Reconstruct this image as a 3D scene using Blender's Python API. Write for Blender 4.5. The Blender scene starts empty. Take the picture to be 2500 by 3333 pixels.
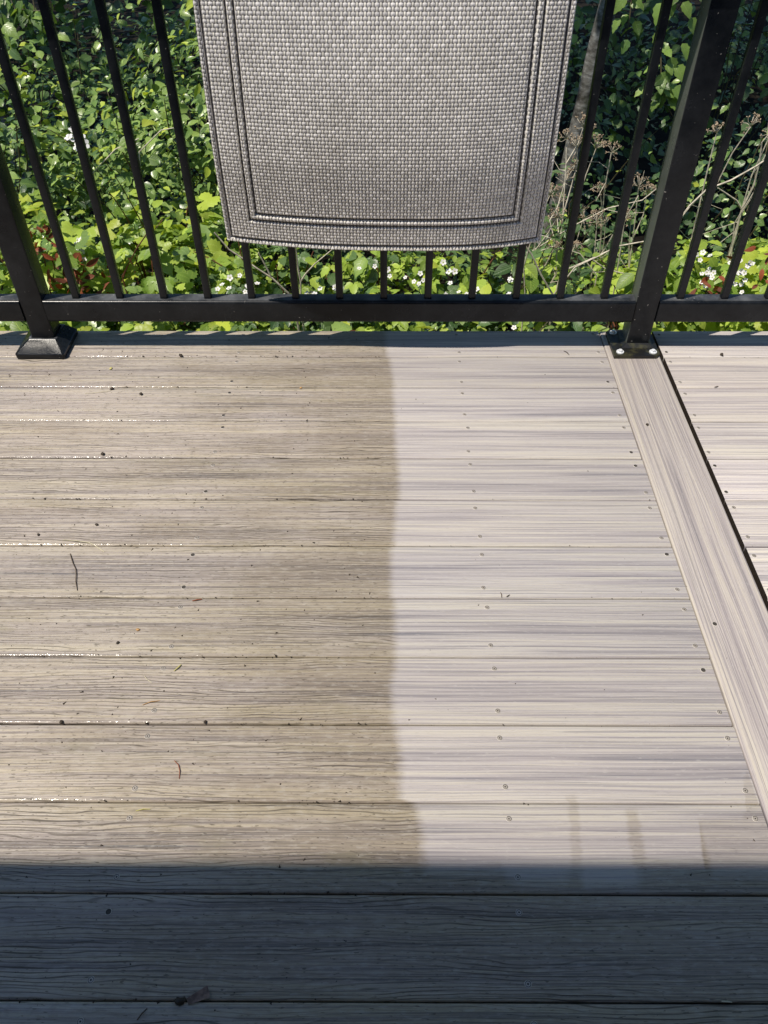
import bpy, math, random
import numpy as np
from mathutils import Vector, Matrix, noise as mnoise

scene = bpy.context.scene
COL = scene.collection
PI = math.pi

# ------------------------------------------------------------------ camera
CAM = Vector((0.0, -0.30469, 1.26445))
def camera():
    p, y, r = 0.78352, -0.00607, -0.00253
    fw = Vector((math.sin(y)*math.cos(p), math.cos(y)*math.cos(p), -math.sin(p)))
    rt = Vector((math.cos(y), -math.sin(y), 0)); up = rt.cross(fw)
    r2 = math.cos(r)*rt + math.sin(r)*up; u2 = -math.sin(r)*rt + math.cos(r)*up
    cd = bpy.data.cameras.new('camera'); co = bpy.data.objects.new('camera', cd); COL.objects.link(co)
    m = Matrix((r2, u2, -fw)).transposed().to_4x4(); m.translation = CAM
    co.matrix_world = m
    cd.sensor_fit = 'HORIZONTAL'; cd.sensor_width = 36.0; cd.lens = 2594.36/2500*36.0
    cd.clip_start = 0.02; cd.clip_end = 500
    scene.camera = co
    return r2, u2, fw
RT, UP, FW = camera()

# ------------------------------------------------------------------ light
SUN_D = Vector((0.42, 0.20, -1.0)).normalized()          # the way the sunlight travels
world = bpy.data.worlds.new('World'); scene.world = world; world.use_nodes = True
wn = world.node_tree.nodes; wl = world.node_tree.links
bg = wn['Background']; sky = wn.new('ShaderNodeTexSky'); sky.sky_type = 'NISHITA'; sky.sun_disc = False
sky.sun_elevation = math.asin(-SUN_D.z); sky.sun_rotation = math.atan2(-SUN_D.x, -SUN_D.y)
wl.new(sky.outputs[0], bg.inputs[0]); bg.inputs[1].default_value = 0.13
sky.dust_density = 0.3; sky.ozone_density = 6.0; sky.air_density = 1.0
sl = bpy.data.lights.new('sun', 'SUN'); sl.energy = 4.3; sl.angle = math.radians(0.53); sl.color = (1.0, 0.92, 0.80)
so = bpy.data.objects.new('sun', sl); COL.objects.link(so); so.rotation_euler = SUN_D.to_track_quat('-Z', 'Y').to_euler()
so.location = (-3, -2, 8)
vs = scene.view_settings
scene.display_settings.display_device = 'sRGB'
vs.view_transform = 'Standard'; vs.look = 'None'; vs.exposure = 0.13; vs.gamma = 1.0; vs.use_curve_mapping = False

# ------------------------------------------------------------------ object helpers
def tag(o, label=None, cat=None, group=None, kind=None):
    if label: o['label'] = label
    if cat: o['category'] = cat
    if group: o['group'] = group
    if kind: o['kind'] = kind
    return o
def empty(name, loc=(0, 0, 0)):
    o = bpy.data.objects.new(name, None); COL.objects.link(o); o.location = loc
    o.empty_display_size = 0.05
    return o
def link(name, me, parent=None, loc=(0, 0, 0)):
    o = bpy.data.objects.new(name, me); COL.objects.link(o); o.location = loc
    if parent: o.parent = parent
    return o

class MB:
    """collects shapes into one mesh"""
    def __init__(s): s.v = []; s.f = []; s.m = []
    def add(s, vs_, fs, mi=0):
        b = len(s.v); s.v.extend([tuple(q) for q in vs_]); s.f.extend([tuple(b+i for i in f) for f in fs]); s.m.extend([mi]*len(fs))
    def box(s, x0, x1, y0, y1, z0, z1, mi=0):
        s.add([(x0,y0,z0),(x1,y0,z0),(x1,y1,z0),(x0,y1,z0),(x0,y0,z1),(x1,y0,z1),(x1,y1,z1),(x0,y1,z1)],
              [(0,3,2,1),(4,5,6,7),(0,1,5,4),(1,2,6,5),(2,3,7,6),(3,0,4,7)], mi)
    def rbar(s, axis, a0, a1, c, hu, hv, r, seg=3, mi=0):
        """bar along an axis with rounded long edges; c = centre in the two other axes, hu/hv half sizes"""
        prof = []
        for k, (sx, sy) in enumerate(((1,1),(-1,1),(-1,-1),(1,-1))):
            for i in range(seg+1):
                t = PI/2*k + PI/2*i/seg
                prof.append((sx*(hu-r)+r*math.cos(t), sy*(hv-r)+r*math.sin(t)))
        n = len(prof); vv = []
        for a in (a0, a1):
            for (u, w) in prof:
                u += c[0]; w += c[1]
                vv.append({'x': (a,u,w), 'y': (u,a,w), 'z': (u,w,a)}[axis])
        ff = [(i, (i+1) % n, n+(i+1) % n, n+i) for i in range(n)] + [tuple(range(n-1,-1,-1)), tuple(range(n,2*n))]
        if axis == 'y': ff = [f[::-1] for f in ff]
        s.add(vv, ff, mi)
    def cyl(s, c, r0, r1, h, n=16, mi=0, cap=True):
        vv = [(c[0]+r0*math.cos(2*PI*i/n), c[1]+r0*math.sin(2*PI*i/n), c[2]) for i in range(n)] + \
             [(c[0]+r1*math.cos(2*PI*i/n), c[1]+r1*math.sin(2*PI*i/n), c[2]+h) for i in range(n)]
        ff = [(i, (i+1) % n, n+(i+1) % n, n+i) for i in range(n)]
        if cap: ff.append(tuple(range(n, 2*n)))
        s.add(vv, ff, mi)
    def tube(s, pts, rads, n=5, mi=0, cap=True):
        pts = [Vector(p) for p in pts]; vv = []; ff = []
        for i, p in enumerate(pts):
            d = (pts[min(i+1, len(pts)-1)]-pts[max(i-1, 0)]).normalized()
            a = d.cross(Vector((0.13, 0.21, 0.97)));
            if a.length < 1e-3: a = d.cross(Vector((1, 0, 0)))
            a.normalize(); b = d.cross(a)
            r = rads[i] if hasattr(rads, '__len__') else rads
            for k in range(n):
                t = 2*PI*k/n; vv.append(p+r*(math.cos(t)*a+math.sin(t)*b))
        for i in range(len(pts)-1):
            for k in range(n):
                ff.append((i*n+k, i*n+(k+1) % n, (i+1)*n+(k+1) % n, (i+1)*n+k))
        if cap: ff.append(tuple(range(n-1,-1,-1))); ff.append(tuple((len(pts)-1)*n+k for k in range(n)))
        s.add(vv, ff, mi)
    def mesh(s, name, mats, smooth=True, sharp=35):
        me = bpy.data.meshes.new(name); me.from_pydata(s.v, [], s.f)
        for m in (mats if isinstance(mats, (list, tuple)) else [mats]): me.materials.append(m)
        me.polygons.foreach_set('material_index', s.m)
        if smooth:
            me.polygons.foreach_set('use_smooth', [True]*len(s.f))
            if sharp: me.set_sharp_from_angle(angle=math.radians(sharp))
        me.update(); return me
    def obj(s, name, mats, parent=None, loc=(0,0,0), **k):
        return link(name, s.mesh(name, mats, **k), parent, loc)

def np_mesh(name, verts, quads, mat, attrs=None, smooth=True):
    """verts Nx3, quads MxK (K = 3 or 4) as numpy arrays"""
    me = bpy.data.meshes.new(name); K = quads.shape[1]
    me.vertices.add(len(verts)); me.vertices.foreach_set('co', verts.astype(np.float32).ravel())
    me.loops.add(quads.size); me.loops.foreach_set('vertex_index', quads.astype(np.int32).ravel())
    me.polygons.add(len(quads)); me.polygons.foreach_set('loop_start', np.arange(0, quads.size, K, dtype=np.int32))
    me.polygons.foreach_set('loop_total', np.full(len(quads), K, dtype=np.int32))
    if smooth: me.polygons.foreach_set('use_smooth', np.ones(len(quads), dtype=bool))
    me.materials.append(mat)
    for an, (ty, arr) in (attrs or {}).items():
        a = me.attributes.new(an, ty, 'POINT')
        a.data.foreach_set({'FLOAT': 'value', 'FLOAT_VECTOR': 'vector', 'FLOAT_COLOR': 'color'}[ty], arr.astype(np.float32).ravel())
    me.update(calc_edges=True); me.validate()
    return me

# ------------------------------------------------------------------ material helpers
class NT:
    def __init__(s, name):
        s.mat = bpy.data.materials.new(name); s.mat.use_nodes = True
        s.t = s.mat.node_tree; s.t.nodes.clear()
        s.out = s.t.nodes.new('ShaderNodeOutputMaterial')
    def n(s, ty, **k):
        nd = s.t.nodes.new(ty)
        for a, b in k.items(): setattr(nd, a, b)
        return nd
    def put(s, sock, v):
        if isinstance(v, bpy.types.NodeSocket): s.t.links.new(v, sock)
        elif v is not None: sock.default_value = v
    def math(s, op, a, b=None, c=None, clamp=False):
        nd = s.n('ShaderNodeMath', operation=op, use_clamp=clamp)
        s.put(nd.inputs[0], a)
        if b is not None: s.put(nd.inputs[1], b)
        if c is not None: s.put(nd.inputs[2], c)
        return nd.outputs[0]
    def vmul(s, v, c):
        nd = s.n('ShaderNodeVectorMath', operation='MULTIPLY'); s.put(nd.inputs[0], v); s.put(nd.inputs[1], c); return nd.outputs[0]
    def vadd(s, v, c):
        nd = s.n('ShaderNodeVectorMath', operation='ADD'); s.put(nd.inputs[0], v); s.put(nd.inputs[1], c); return nd.outputs[0]
    def comb(s, x, y, z=0.0):
        nd = s.n('ShaderNodeCombineXYZ'); s.put(nd.inputs[0], x); s.put(nd.inputs[1], y); s.put(nd.inputs[2], z); return nd.outputs[0]
    def sep(s, v):
        nd = s.n('ShaderNodeSeparateXYZ'); s.put(nd.inputs[0], v); return nd.outputs
    def noise(s, v, scale=1.0, detail=2.0, rough=0.5, dist=0.0):
        nd = s.n('ShaderNodeTexNoise'); s.put(nd.inputs['Vector'], v); nd.inputs['Scale'].default_value = scale
        nd.inputs['Detail'].default_value = detail; nd.inputs['Roughness'].default_value = rough; nd.inputs['Distortion'].default_value = dist
        return nd.outputs[0]
    def mix(s, f, a, b, mode='MIX'):
        nd = s.n('ShaderNodeMix', data_type='RGBA', blend_type=mode, clamp_factor=True)
        s.put(nd.inputs['Factor'], f)
        for k, v in ((6, a), (7, b)):
            if isinstance(v, (tuple, list)) and len(v) == 3: v = (*v, 1.0)
            s.put(nd.inputs[k], v)
        return nd.outputs[2]
    def step(s, v, lo, hi, a=0.0, b=1.0):
        nd = s.n('ShaderNodeMapRange', interpolation_type='SMOOTHSTEP', clamp=True)
        s.put(nd.inputs[0], v); s.put(nd.inputs[1], lo); s.put(nd.inputs[2], hi); s.put(nd.inputs[3], a); s.put(nd.inputs[4], b)
        return nd.outputs[0]
    def ramp(s, v, stops):
        nd = s.n('ShaderNodeValToRGB'); s.put(nd.inputs[0], v); e = nd.color_ramp.elements
        while len(e) < len(stops): e.new(0.5)
        for i, (p, c) in enumerate(stops): e[i].position = p; e[i].color = (*c, 1.0)
        return nd.outputs[0]
    def curve(s, v, pts, x0, x1, y0, y1):
        """piecewise linear function of a value"""
        vn = s.math('DIVIDE', s.math('SUBTRACT', v, x0), x1-x0)
        nd = s.n('ShaderNodeFloatCurve'); s.put(nd.inputs['Value'], vn)
        c = nd.mapping.curves[0]; pts = [((x-x0)/(x1-x0), (y-y0)/(y1-y0)) for x, y in pts]
        c.points[0].location = pts[0]; c.points[1].location = pts[-1]
        for p in pts[1:-1]: c.points.new(*p)
        for p in c.points: p.handle_type = 'VECTOR'
        nd.mapping.use_clip = False; nd.mapping.update()
        return s.math('MULTIPLY_ADD', nd.outputs[0], y1-y0, y0)
    def bump(s, h, strength=1.0, dist=0.001, normal=None):
        nd = s.n('ShaderNodeBump'); nd.inputs['Strength'].default_value = 1.0
        s.put(nd.inputs['Strength'], strength); nd.inputs['Distance'].default_value = dist
        s.put(nd.inputs['Height'], h)
        if normal is not None: s.put(nd.inputs['Normal'], normal)
        return nd.outputs[0]
    def principled(s, col, rough=0.5, spec=0.5, normal=None, metallic=0.0, coat=None, coat_rough=0.1, coat_normal=None):
        p = s.n('ShaderNodeBsdfPrincipled')
        if isinstance(col, (tuple, list)) and len(col) == 3: col = (*col, 1.0)
        s.put(p.inputs['Base Color'], col); s.put(p.inputs['Roughness'], rough); s.put(p.inputs['Specular IOR Level'], spec)
        s.put(p.inputs['Metallic'], metallic)
        if normal is not None: s.put(p.inputs['Normal'], normal)
        if coat is not None:
            s.put(p.inputs['Coat Weight'], coat); s.put(p.inputs['Coat Roughness'], coat_rough)
            if coat_normal is not None: s.put(p.inputs['Coat Normal'], coat_normal)
        return p.outputs[0]
    def done(s, sh): s.t.links.new(sh, s.out.inputs['Surface']); return s.mat

def simple(name, col, rough=0.5, spec=0.5, metallic=0.0, var=0.0, scale=40.0, bump=0.0):
    t = NT(name); tc = t.n('ShaderNodeTexCoord').outputs['Object']; c = col; nrm = None
    if var:
        nz = t.noise(tc, scale, 4, 0.6)
        c = t.mix(t.step(nz, 0.3, 0.7), tuple(q*(1-var) for q in col), tuple(min(1, q*(1+var)) for q in col))
        if bump: nrm = t.bump(nz, bump, 0.001)
    return t.done(t.principled(c, rough, spec, nrm, metallic))

# ------------------------------------------------------------------ deck board material
def board_material():
    t = NT('composite_deck_board')
    tc = t.n('ShaderNodeTexCoord').outputs['Object']
    oi = t.n('ShaderNodeObjectInfo'); rnd = oi.outputs['Random']; ocol = oi.outputs['Color']
    x, y, z = t.sep(tc)
    px = t.math('MULTIPLY_ADD', rnd, 37.3, x); py = t.math('MULTIPLY_ADD', rnd, 19.7, y)
    v = t.comb(px, py, 0.0)
    wob = t.noise(t.vmul(v, (1.6, 9.0, 1.0)), 1.0, 3, 0.55)
    pyw = t.math('MULTIPLY_ADD', wob, 0.012, py)
    vw = t.comb(px, pyw, 0.0)
    # pigment streaks along the board
    def lay(off, fx, fy, d=2.0):
        return t.math('SUBTRACT', t.noise(t.vmul(t.vadd(vw, off), (fx, fy, 1.0)), 1.0, d, 0.5), 0.5)
    l1 = lay((0, 0, 0), 0.7, 30.0); l2 = lay((3.1, 7.7, 0), 1.3, 90.0, 3.0); l3 = lay((9.1, 1.7, 0), 2.0, 240.0, 3.0); l4 = lay((5.5, 2.2, 0), 4.0, 560.0, 2.0)
    n5 = t.noise(t.vmul(t.vadd(vw, (2.5, 8.2, 0)), (60.0, 240.0, 1.0)), 1.0, 2, 0.6)
    bell = t.math('MULTIPLY_ADD', t.math('COSINE', t.math('MULTIPLY', y, 44.0)), 0.045, -0.015)
    D = t.math('ADD', t.math('ADD', t.math('MULTIPLY', l1, 0.62), t.math('MULTIPLY', l2, 0.55)), t.math('ADD', t.math('MULTIPLY', l3, 0.60), t.math('MULTIPLY', l4, 0.58)))
    D = t.math('ADD', t.math('ADD', D, bell), 0.5)
    base = t.ramp(D, [(0.33, (0.67, 0.60, 0.50)), (0.43, (0.60, 0.535, 0.475)), (0.51, (0.535, 0.475, 0.45)), (0.60, (0.445, 0.39, 0.375)), (0.69, (0.335, 0.30, 0.30)), (0.79, (0.20, 0.195, 0.215))])
    q2 = lay((1.7, 4.4, 0), 1.1, 150.0); q3 = lay((8.8, 6.1, 0), 1.8, 330.0)
    base = t.mix(t.math('MULTIPLY', t.step(q2, 0.105, 0.145), 0.55), base, (0.265, 0.24, 0.25))
    base = t.mix(t.math('MULTIPLY', t.step(q2, -0.11, -0.15), 0.45), base, (0.70, 0.64, 0.56))
    base = t.mix(t.math('MULTIPLY', t.step(q3, 0.09, 0.125), 0.60), base, (0.30, 0.27, 0.275))
    base = t.mix(t.math('MULTIPLY', t.step(q3, -0.10, -0.14), 0.40), base, (0.72, 0.665, 0.59))
    base = t.mix(t.math('MULTIPLY', t.step(n5, 0.58, 0.72), 0.28), base, (0.70, 0.645, 0.58))
    base = t.mix(t.math('MULTIPLY', t.step(n5, 0.42, 0.28), 0.20), base, (0.36, 0.32, 0.31))
    tone = t.math('MULTIPLY_ADD', t.math('FRACT', t.math('MULTIPLY', rnd, 91.7)), 0.16, 0.92)
    base = t.mix(1.0, base, t.comb(t.math('MULTIPLY', tone, 0.95), t.math('MULTIPLY', tone, 0.99), t.math('MULTIPLY', tone, 1.055)), 'MULTIPLY')
    base = t.mix(1.0, base, ocol, 'MULTIPLY')
    # where the boards have been washed (a patch of the deck with its own outline)
    X, Y, Z = t.sep(t.n('ShaderNodeNewGeometry').outputs['Position'])
    wp = t.comb(X, Y, 0.0)
    jit = t.math('ADD', t.math('MULTIPLY_ADD', t.noise(t.vmul(wp, (25.0, 190.0, 1.0)), 1.0, 3, 0.6), 0.022, -0.011), t.math('MULTIPLY_ADD', rnd, 0.016, -0.008))
    xb = t.curve(Y, [(0.0,.05),(.171,.05),(.255,.043),(.288,.034),(.292,.011),(.364,.015),(.435,.005),(.512,.002),(.594,.015),(.72,.013),(.833,.013),(.973,.021),(1.131,.018),(1.309,.013),(1.43,.008),(1.513,.001),(1.575,-.004),(1.58,.0),(1.75,-.004)], 0.0, 1.75, -0.1, 0.1)
    m1 = t.step(t.math('ADD', t.math('SUBTRACT', X, xb), jit), -0.010, 0.014)
    yl = t.curve(X, [(0,.17),(.185,.172),(.189,.155),(.277,.155),(.282,.166),(.296,.166),(.299,.148),(.386,.148),(.39,.172),(.41,.178),(.494,.178),(.50,.243),(.585,.245),(.59,.30),(.612,.33),(.615,-.2),(3.0,-.2)], 0.0, 3.0, -0.5, 0.5)
    m2 = t.step(t.math('ADD', t.math('SUBTRACT', Y, yl), jit), -0.018, 0.018)
    def strip(x0, sl, y1, w, o):
        d = t.math('ABSOLUTE', t.math('ADD', t.math('SUBTRACT', t.math('SUBTRACT', X, x0), t.math('MULTIPLY', t.math('SUBTRACT', Y, 0.22), sl)), jit))
        return t.math('MULTIPLY', t.math('MULTIPLY', t.step(d, w, w*0.35), t.step(Y, y1, y1-0.02)), o)
    st = t.math('MAXIMUM', strip(.291, .11, .31, .012, .36), strip(.388, .055, .285, .015, .50))
    m2 = t.math('MAXIMUM', m2, t.math('MULTIPLY', t.math('MULTIPLY', t.step(X, 0.495, 0.51), t.step(Y, 0.16, 0.19)), 0.68))
    clean = t.math('MULTIPLY', t.math('MULTIPLY', m1, m2), t.math('SUBTRACT', 1.0, st))
    dirty = t.math('SUBTRACT', 1.0, clean)
    # embossed grain: wavering lines and short pits, dark only where dirt sits in them
    ph = t.math('MULTIPLY_ADD', t.noise(t.vmul(v, (2.3, 16.0, 1.0)), 1.0, 3, 0.55), 0.050, py)
    fr = t.math('FRACT', t.math('DIVIDE', ph, 0.0060))
    ln = t.step(t.math('ABSOLUTE', t.math('SUBTRACT', fr, 0.5)), 0.16, 0.05)
    brk = t.step(t.noise(t.vmul(v, (7.0, 55.0, 1.0)), 1.0, 3, 0.6), 0.32, 0.46)
    ln = t.math('MULTIPLY', ln, brk)
    pit = t.step(t.noise(t.vmul(v, (70.0, 330.0, 1.0)), 1.0, 2, 0.5), 0.63, 0.70)
    ln = t.math('MULTIPLY', ln, t.step(t.noise(t.vmul(v, (2.0, 14.0, 1.0)), 1.0, 4, 0.65), 0.38, 0.62, 0.15, 1.0))
    gr = t.math('MAXIMUM', ln, t.math('MULTIPLY', pit, 0.8))
    blot = t.math('ADD', t.noise(t.vmul(wp, (3.0, 9.0, 1.0)), 1.0, 4, 0.6), t.step(X, -0.55, -0.05, -0.08, 0.14))
    grime = t.mix(t.step(blot, 0.35, 0.68), (0.86, 0.815, 0.735), (0.69, 0.635, 0.52))
    soft = t.mix(0.02, base, (0.47, 0.435, 0.385))
    dcol = t.mix(1.0, soft, grime, 'MULTIPLY')
    green = t.step(t.noise(t.vmul(t.vadd(wp, (4, 4, 0)), (5.0, 12.0, 1.0)), 1.0, 4, 0.65), 0.58, 0.75)
    dcol = t.mix(t.math('MULTIPLY', green, 0.38), dcol, (0.25, 0.225, 0.14))
    mot = t.noise(t.vmul(v, (45.0, 150.0, 1.0)), 1.0, 3, 0.6)
    dcol = t.mix(t.math('MULTIPLY', t.step(mot, 0.52, 0.66), 0.30), dcol, (0.50, 0.465, 0.41))
    dcol = t.mix(t.math('MULTIPLY', t.step(mot, 0.47, 0.34), 0.28), dcol, (0.19, 0.165, 0.125))
    dcol = t.mix(t.math('MULTIPLY', gr, 0.80), dcol, (0.072, 0.058, 0.042))
    resid = t.math('MULTIPLY', t.math('MULTIPLY_ADD', t.noise(t.vmul(wp, (2.0, 7.0, 1.0)), 1.0, 4, 0.6), 0.5, 0.75), t.step(Y, 0.55, 1.55, 0.02, 0.20))
    base = t.mix(resid, base, (0.36, 0.315, 0.255))
    ccol = t.mix(t.math('MULTIPLY', gr, 0.14), base, (0.2, 0.18, 0.17))
    col = t.mix(clean, ccol, ccol); col = t.mix(dirty, ccol, dcol)
    # the unwashed side is still wet: a water film along the eased board edges, duller on the face
    fine = t.noise(t.vmul(v, (140.0, 500.0, 1.0)), 1.0, 2, 0.5)
    h = t.math('ADD', t.math('MULTIPLY', gr, t.math('MULTIPLY_ADD', dirty, -0.75, -0.25)), t.math('MULTIPLY', fine, 0.35))
    h = t.math('ADD', h, t.math('MULTIPLY', t.math('ADD', l4, q3), -1.6))
    nrm = t.bump(h, 0.7, 0.0007)
    edge = t.step(t.math('ABSOLUTE', y), 0.057, 0.064)
    wetx = t.step(X, 0.02, -0.25)
    film = t.math('MULTIPLY', t.math('MULTIPLY', dirty, edge), wetx)
    patch = t.step(t.noise(t.vmul(v, (5.0, 3.0, 1.0)), 1.0, 5, 0.7), 0.37, 0.54)
    film = t.math('MULTIPLY', t.math('MULTIPLY', film, patch), t.step(t.math('FRACT', t.math('MULTIPLY', rnd, 17.3)), 0.30, 0.42, 0.15, 1.0))
    drop = t.noise(t.vmul(v, (170.0, 230.0, 1.0)), 1.0, 2, 0.5)
    cn = t.bump(drop, 0.6, 0.0014)
    rough = t.math('MULTIPLY_ADD', dirty, -0.14, 0.62)
    return t.done(t.principled(col, rough, 0.35, nrm, 0.0, film, 0.115, cn))
MAT_BOARD = board_material()

def black_metal(name='black_powder_coat', pale_side=False, rough=0.24):
    t = NT(name); tc = t.n('ShaderNodeTexCoord').outputs['Object']
    N = t.sep(t.n('ShaderNodeNewGeometry').outputs['Normal'])
    ds = t.noise(tc, 11.0, 5, 0.7); sp = t.noise(tc, 420.0, 2, 0.5); sp2 = t.noise(tc, 130.0, 1, 0.5)
    up = t.step(N[2], 0.955, 0.99)
    dust = t.math('MULTIPLY', t.step(ds, 0.25, 0.75), t.math('MULTIPLY_ADD', up, 0.85, 0.12))
    c = t.mix(dust, (0.0038, 0.0056, 0.0084), (0.135, 0.142, 0.152))
    if pale_side:                                   # paler grey-green tone on the left-facing sides
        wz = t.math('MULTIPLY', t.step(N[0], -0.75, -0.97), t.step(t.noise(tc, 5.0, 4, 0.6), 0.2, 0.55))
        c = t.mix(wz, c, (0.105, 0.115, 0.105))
    c = t.mix(t.step(sp2, 0.765, 0.79), c, (0.30, 0.29, 0.27))
    r = t.math('MULTIPLY_ADD', dust, 0.35, rough)
    return t.done(t.principled(c, r, 0.27, t.bump(sp, 0.25, 0.0003)))
MAT_POST = black_metal('pale_sided_black_post', True)
MAT_COVER = black_metal('glossy_black_cover', False, 0.2)
MAT_METAL = black_metal()
def grimy_plate():
    t = NT('algae_stained_plate'); tc = t.n('ShaderNodeTexCoord').outputs['Object']
    nz = t.noise(tc, 26.0, 4, 0.65); sp = t.noise(tc, 500.0, 2, 0.5)
    c = t.mix(t.step(nz, 0.45, 0.66), (0.010, 0.0105, 0.011), (0.050, 0.048, 0.022))
    return t.done(t.principled(c, 0.42, 0.45, t.bump(sp, 0.3, 0.0004)))
MAT_PLATE = grimy_plate()
MAT_ZINC = simple('zinc_plated_steel', (0.80, 0.82, 0.84), 0.35, 0.5, 0.25, 0.12, 300)
MAT_JOIST = simple('treated_joist_wood', (0.12, 0.085, 0.05), 0.8, 0.2, 0, 0.4, 30)
MAT_SCREW_RIM = simple('screw_pocket_rim', (0.66, 0.62, 0.57), 0.55)
MAT_SCREW_DARK = simple('screw_pocket_dark', (0.05, 0.043, 0.037), 0.7)  # dark tone stands in for the recess; the boards have no holes
MAT_SCREW_HEAD = simple('screw_head_paint', (0.40, 0.36, 0.32), 0.4, 0.5, 0.2)
MAT_CORE = simple('board_core_cut_end', (0.035, 0.027, 0.021), 0.85, 0.2, 0, 0.4, 200)
MAT_SIDING = simple('grey_siding_paint', (0.22, 0.23, 0.24), 0.6, 0.4, 0, 0.1, 6)
MAT_ROOF = simple('asphalt_shingle', (0.05, 0.05, 0.052), 0.9, 0.2, 0, 0.4, 80)
MAT_WHITE = simple('white_trim_paint', (0.72, 0.72, 0.70), 0.5)
MAT_SOIL = simple('dark_leaf_litter', (0.012, 0.010, 0.007), 0.95, 0.1, 0, 0.6, 14, 1.0)
MAT_SLAT_WOOD = simple('post_wood', (0.14, 0.11, 0.08), 0.8, 0.2, 0, 0.3, 20)

# ------------------------------------------------------------------ ground
def build_ground():
    n = 60; xs = np.concatenate([np.linspace(-200, -8, 10), np.linspace(-7.5, 7.5, 45), np.linspace(8, 200, 10)])
    ys = np.concatenate([np.linspace(-200, -3, 8), np.linspace(-2.5, 12, 45), np.linspace(13, 250, 12)])
    vv = []
    for yv in ys:
        for xv in xs:
            zz = -1.0 + 0.10*mnoise.noise(Vector((xv*0.7, yv*0.7, 0.0))) - 0.25*max(0, min(1, (yv-3)/8))
            vv.append((xv, yv, zz))
    nx = len(xs); ff = [(j*nx+i, j*nx+i+1, (j+1)*nx+i+1, (j+1)*nx+i) for j in range(len(ys)-1) for i in range(nx-1)]
    m = MB(); m.add(vv, ff); o = m.obj('ground', MAT_SOIL, sharp=None); tag(o, kind='structure'); return o
build_ground()

# ------------------------------------------------------------------ deck
PITCH = 0.1435
rng = random.Random(7)
deck = empty('deck', (0, 0, 0)); tag(deck, kind='structure')
def plank_mesh(name, x0, x1, w, th=0.024, r=0.0042):
    m = MB(); prof = [(-w/2+0.001, -th), (-w/2, -th+0.002)]
    for i in range(6):
        a = PI - PI/2*i/5; prof.append((-w/2+r+r*math.cos(a), -r+r*math.sin(a)))
    prof += [(-w/2+0.02, 0.0), (w/2-0.02, 0.0)]
    for i in range(6):
        a = PI/2 - PI/2*i/5; prof.append((w/2-r+r*math.cos(a), -r+r*math.sin(a)))
    prof += [(w/2, -th+0.002), (w/2-0.001, -th)]
    n = len(prof); stations = [x0, x0+0.0015, x1-0.0015, x1]; sc = [0.0012, 0.0, 0.0, 0.0012]; vv = []
    for xs, dz in zip(stations, sc):
        for (u, z) in prof: vv.append((xs, u, z-dz*(1 if z > -th*0.5 else 0)))
    ff = [(s*n+i, s*n+n+i, s*n+n+(i+1) % n, s*n+(i+1) % n) for s in range(3) for i in range(n)]
    m.add(vv, ff); b0 = len(m.f); m.f += [tuple(range(n)), tuple(range(4*n-1, 3*n-1, -1))]; m.m += [1, 1]
    return m.mesh(name, [MAT_BOARD, MAT_CORE], sharp=50)
def screw_mesh():
    m = MB(); n = 14
    def ring(r0, z0, r1, z1, mi):
        vv = [(r0*math.cos(2*PI*i/n), r0*math.sin(2*PI*i/n), z0) for i in range(n)] + [(r1*math.cos(2*PI*i/n), r1*math.sin(2*PI*i/n), z1) for i in range(n)]
        m.add(vv, [(i, (i+1) % n, n+(i+1) % n, n+i) for i in range(n)], mi)
    ring(0.0050, 0.0, 0.0044, 0.0006, 0); ring(0.0044, 0.0006, 0.0040, 0.0002, 1)
    ring(0.0040, 0.0002, 0.0036, 0.0002, 1); ring(0.0036, 0.0002, 0.0033, 0.0006, 2); ring(0.0033, 0.0006, 0.0014, 0.0006, 2)
    m.cyl((0, 0, 0.0003), 0.0014, 0.0014, 0.0001, 6, 1)
    return m.mesh('screw', [MAT_SCREW_RIM, MAT_SCREW_DARK, MAT_SCREW_HEAD], sharp=30)
def plug_mesh():
    m = MB(); n = 14
    m.cyl((0, 0, 0.0), 0.0050, 0.0044, 0.0006, n, 0, cap=False); m.cyl((0, 0, 0.0002), 0.0044, 0.0042, 0.0002, n, 1)
    return m.mesh('screw_hole', [MAT_SCREW_RIM, MAT_SCREW_DARK], sharp=30)
ME_SCREW = screw_mesh(); ME_HOLE = plug_mesh()
W = PITCH-0.0021
ME_PL = plank_mesh('plank', -2.6, 0.0, W); ME_PR = plank_mesh('plank', 0.0, 2.0, W)
ME_BL = plank_mesh('plank', -2.6, 0.0, 0.1340); ME_BR = plank_mesh('plank', 0.0, 2.0, 0.1340)
XL, XR = 0.6150, 0.7605
def put_screws(pl, loc, xs):
    for xv in xs:
        for sy in (-1, 1):
            dark = rng.random() < (0.3 if xv < 0 else 0.06 if xv < 0.5 else 0.28)
            s_ = link('screw', ME_HOLE if dark else ME_SCREW, pl, (xv-loc[0]+rng.uniform(-.003, .003), sy*0.0465+rng.uniform(-.003, .003), 0.0003))
            s_.rotation_euler = (rng.uniform(-.05, .05), rng.uniform(-.05, .05), rng.uniform(0, 3))
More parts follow.
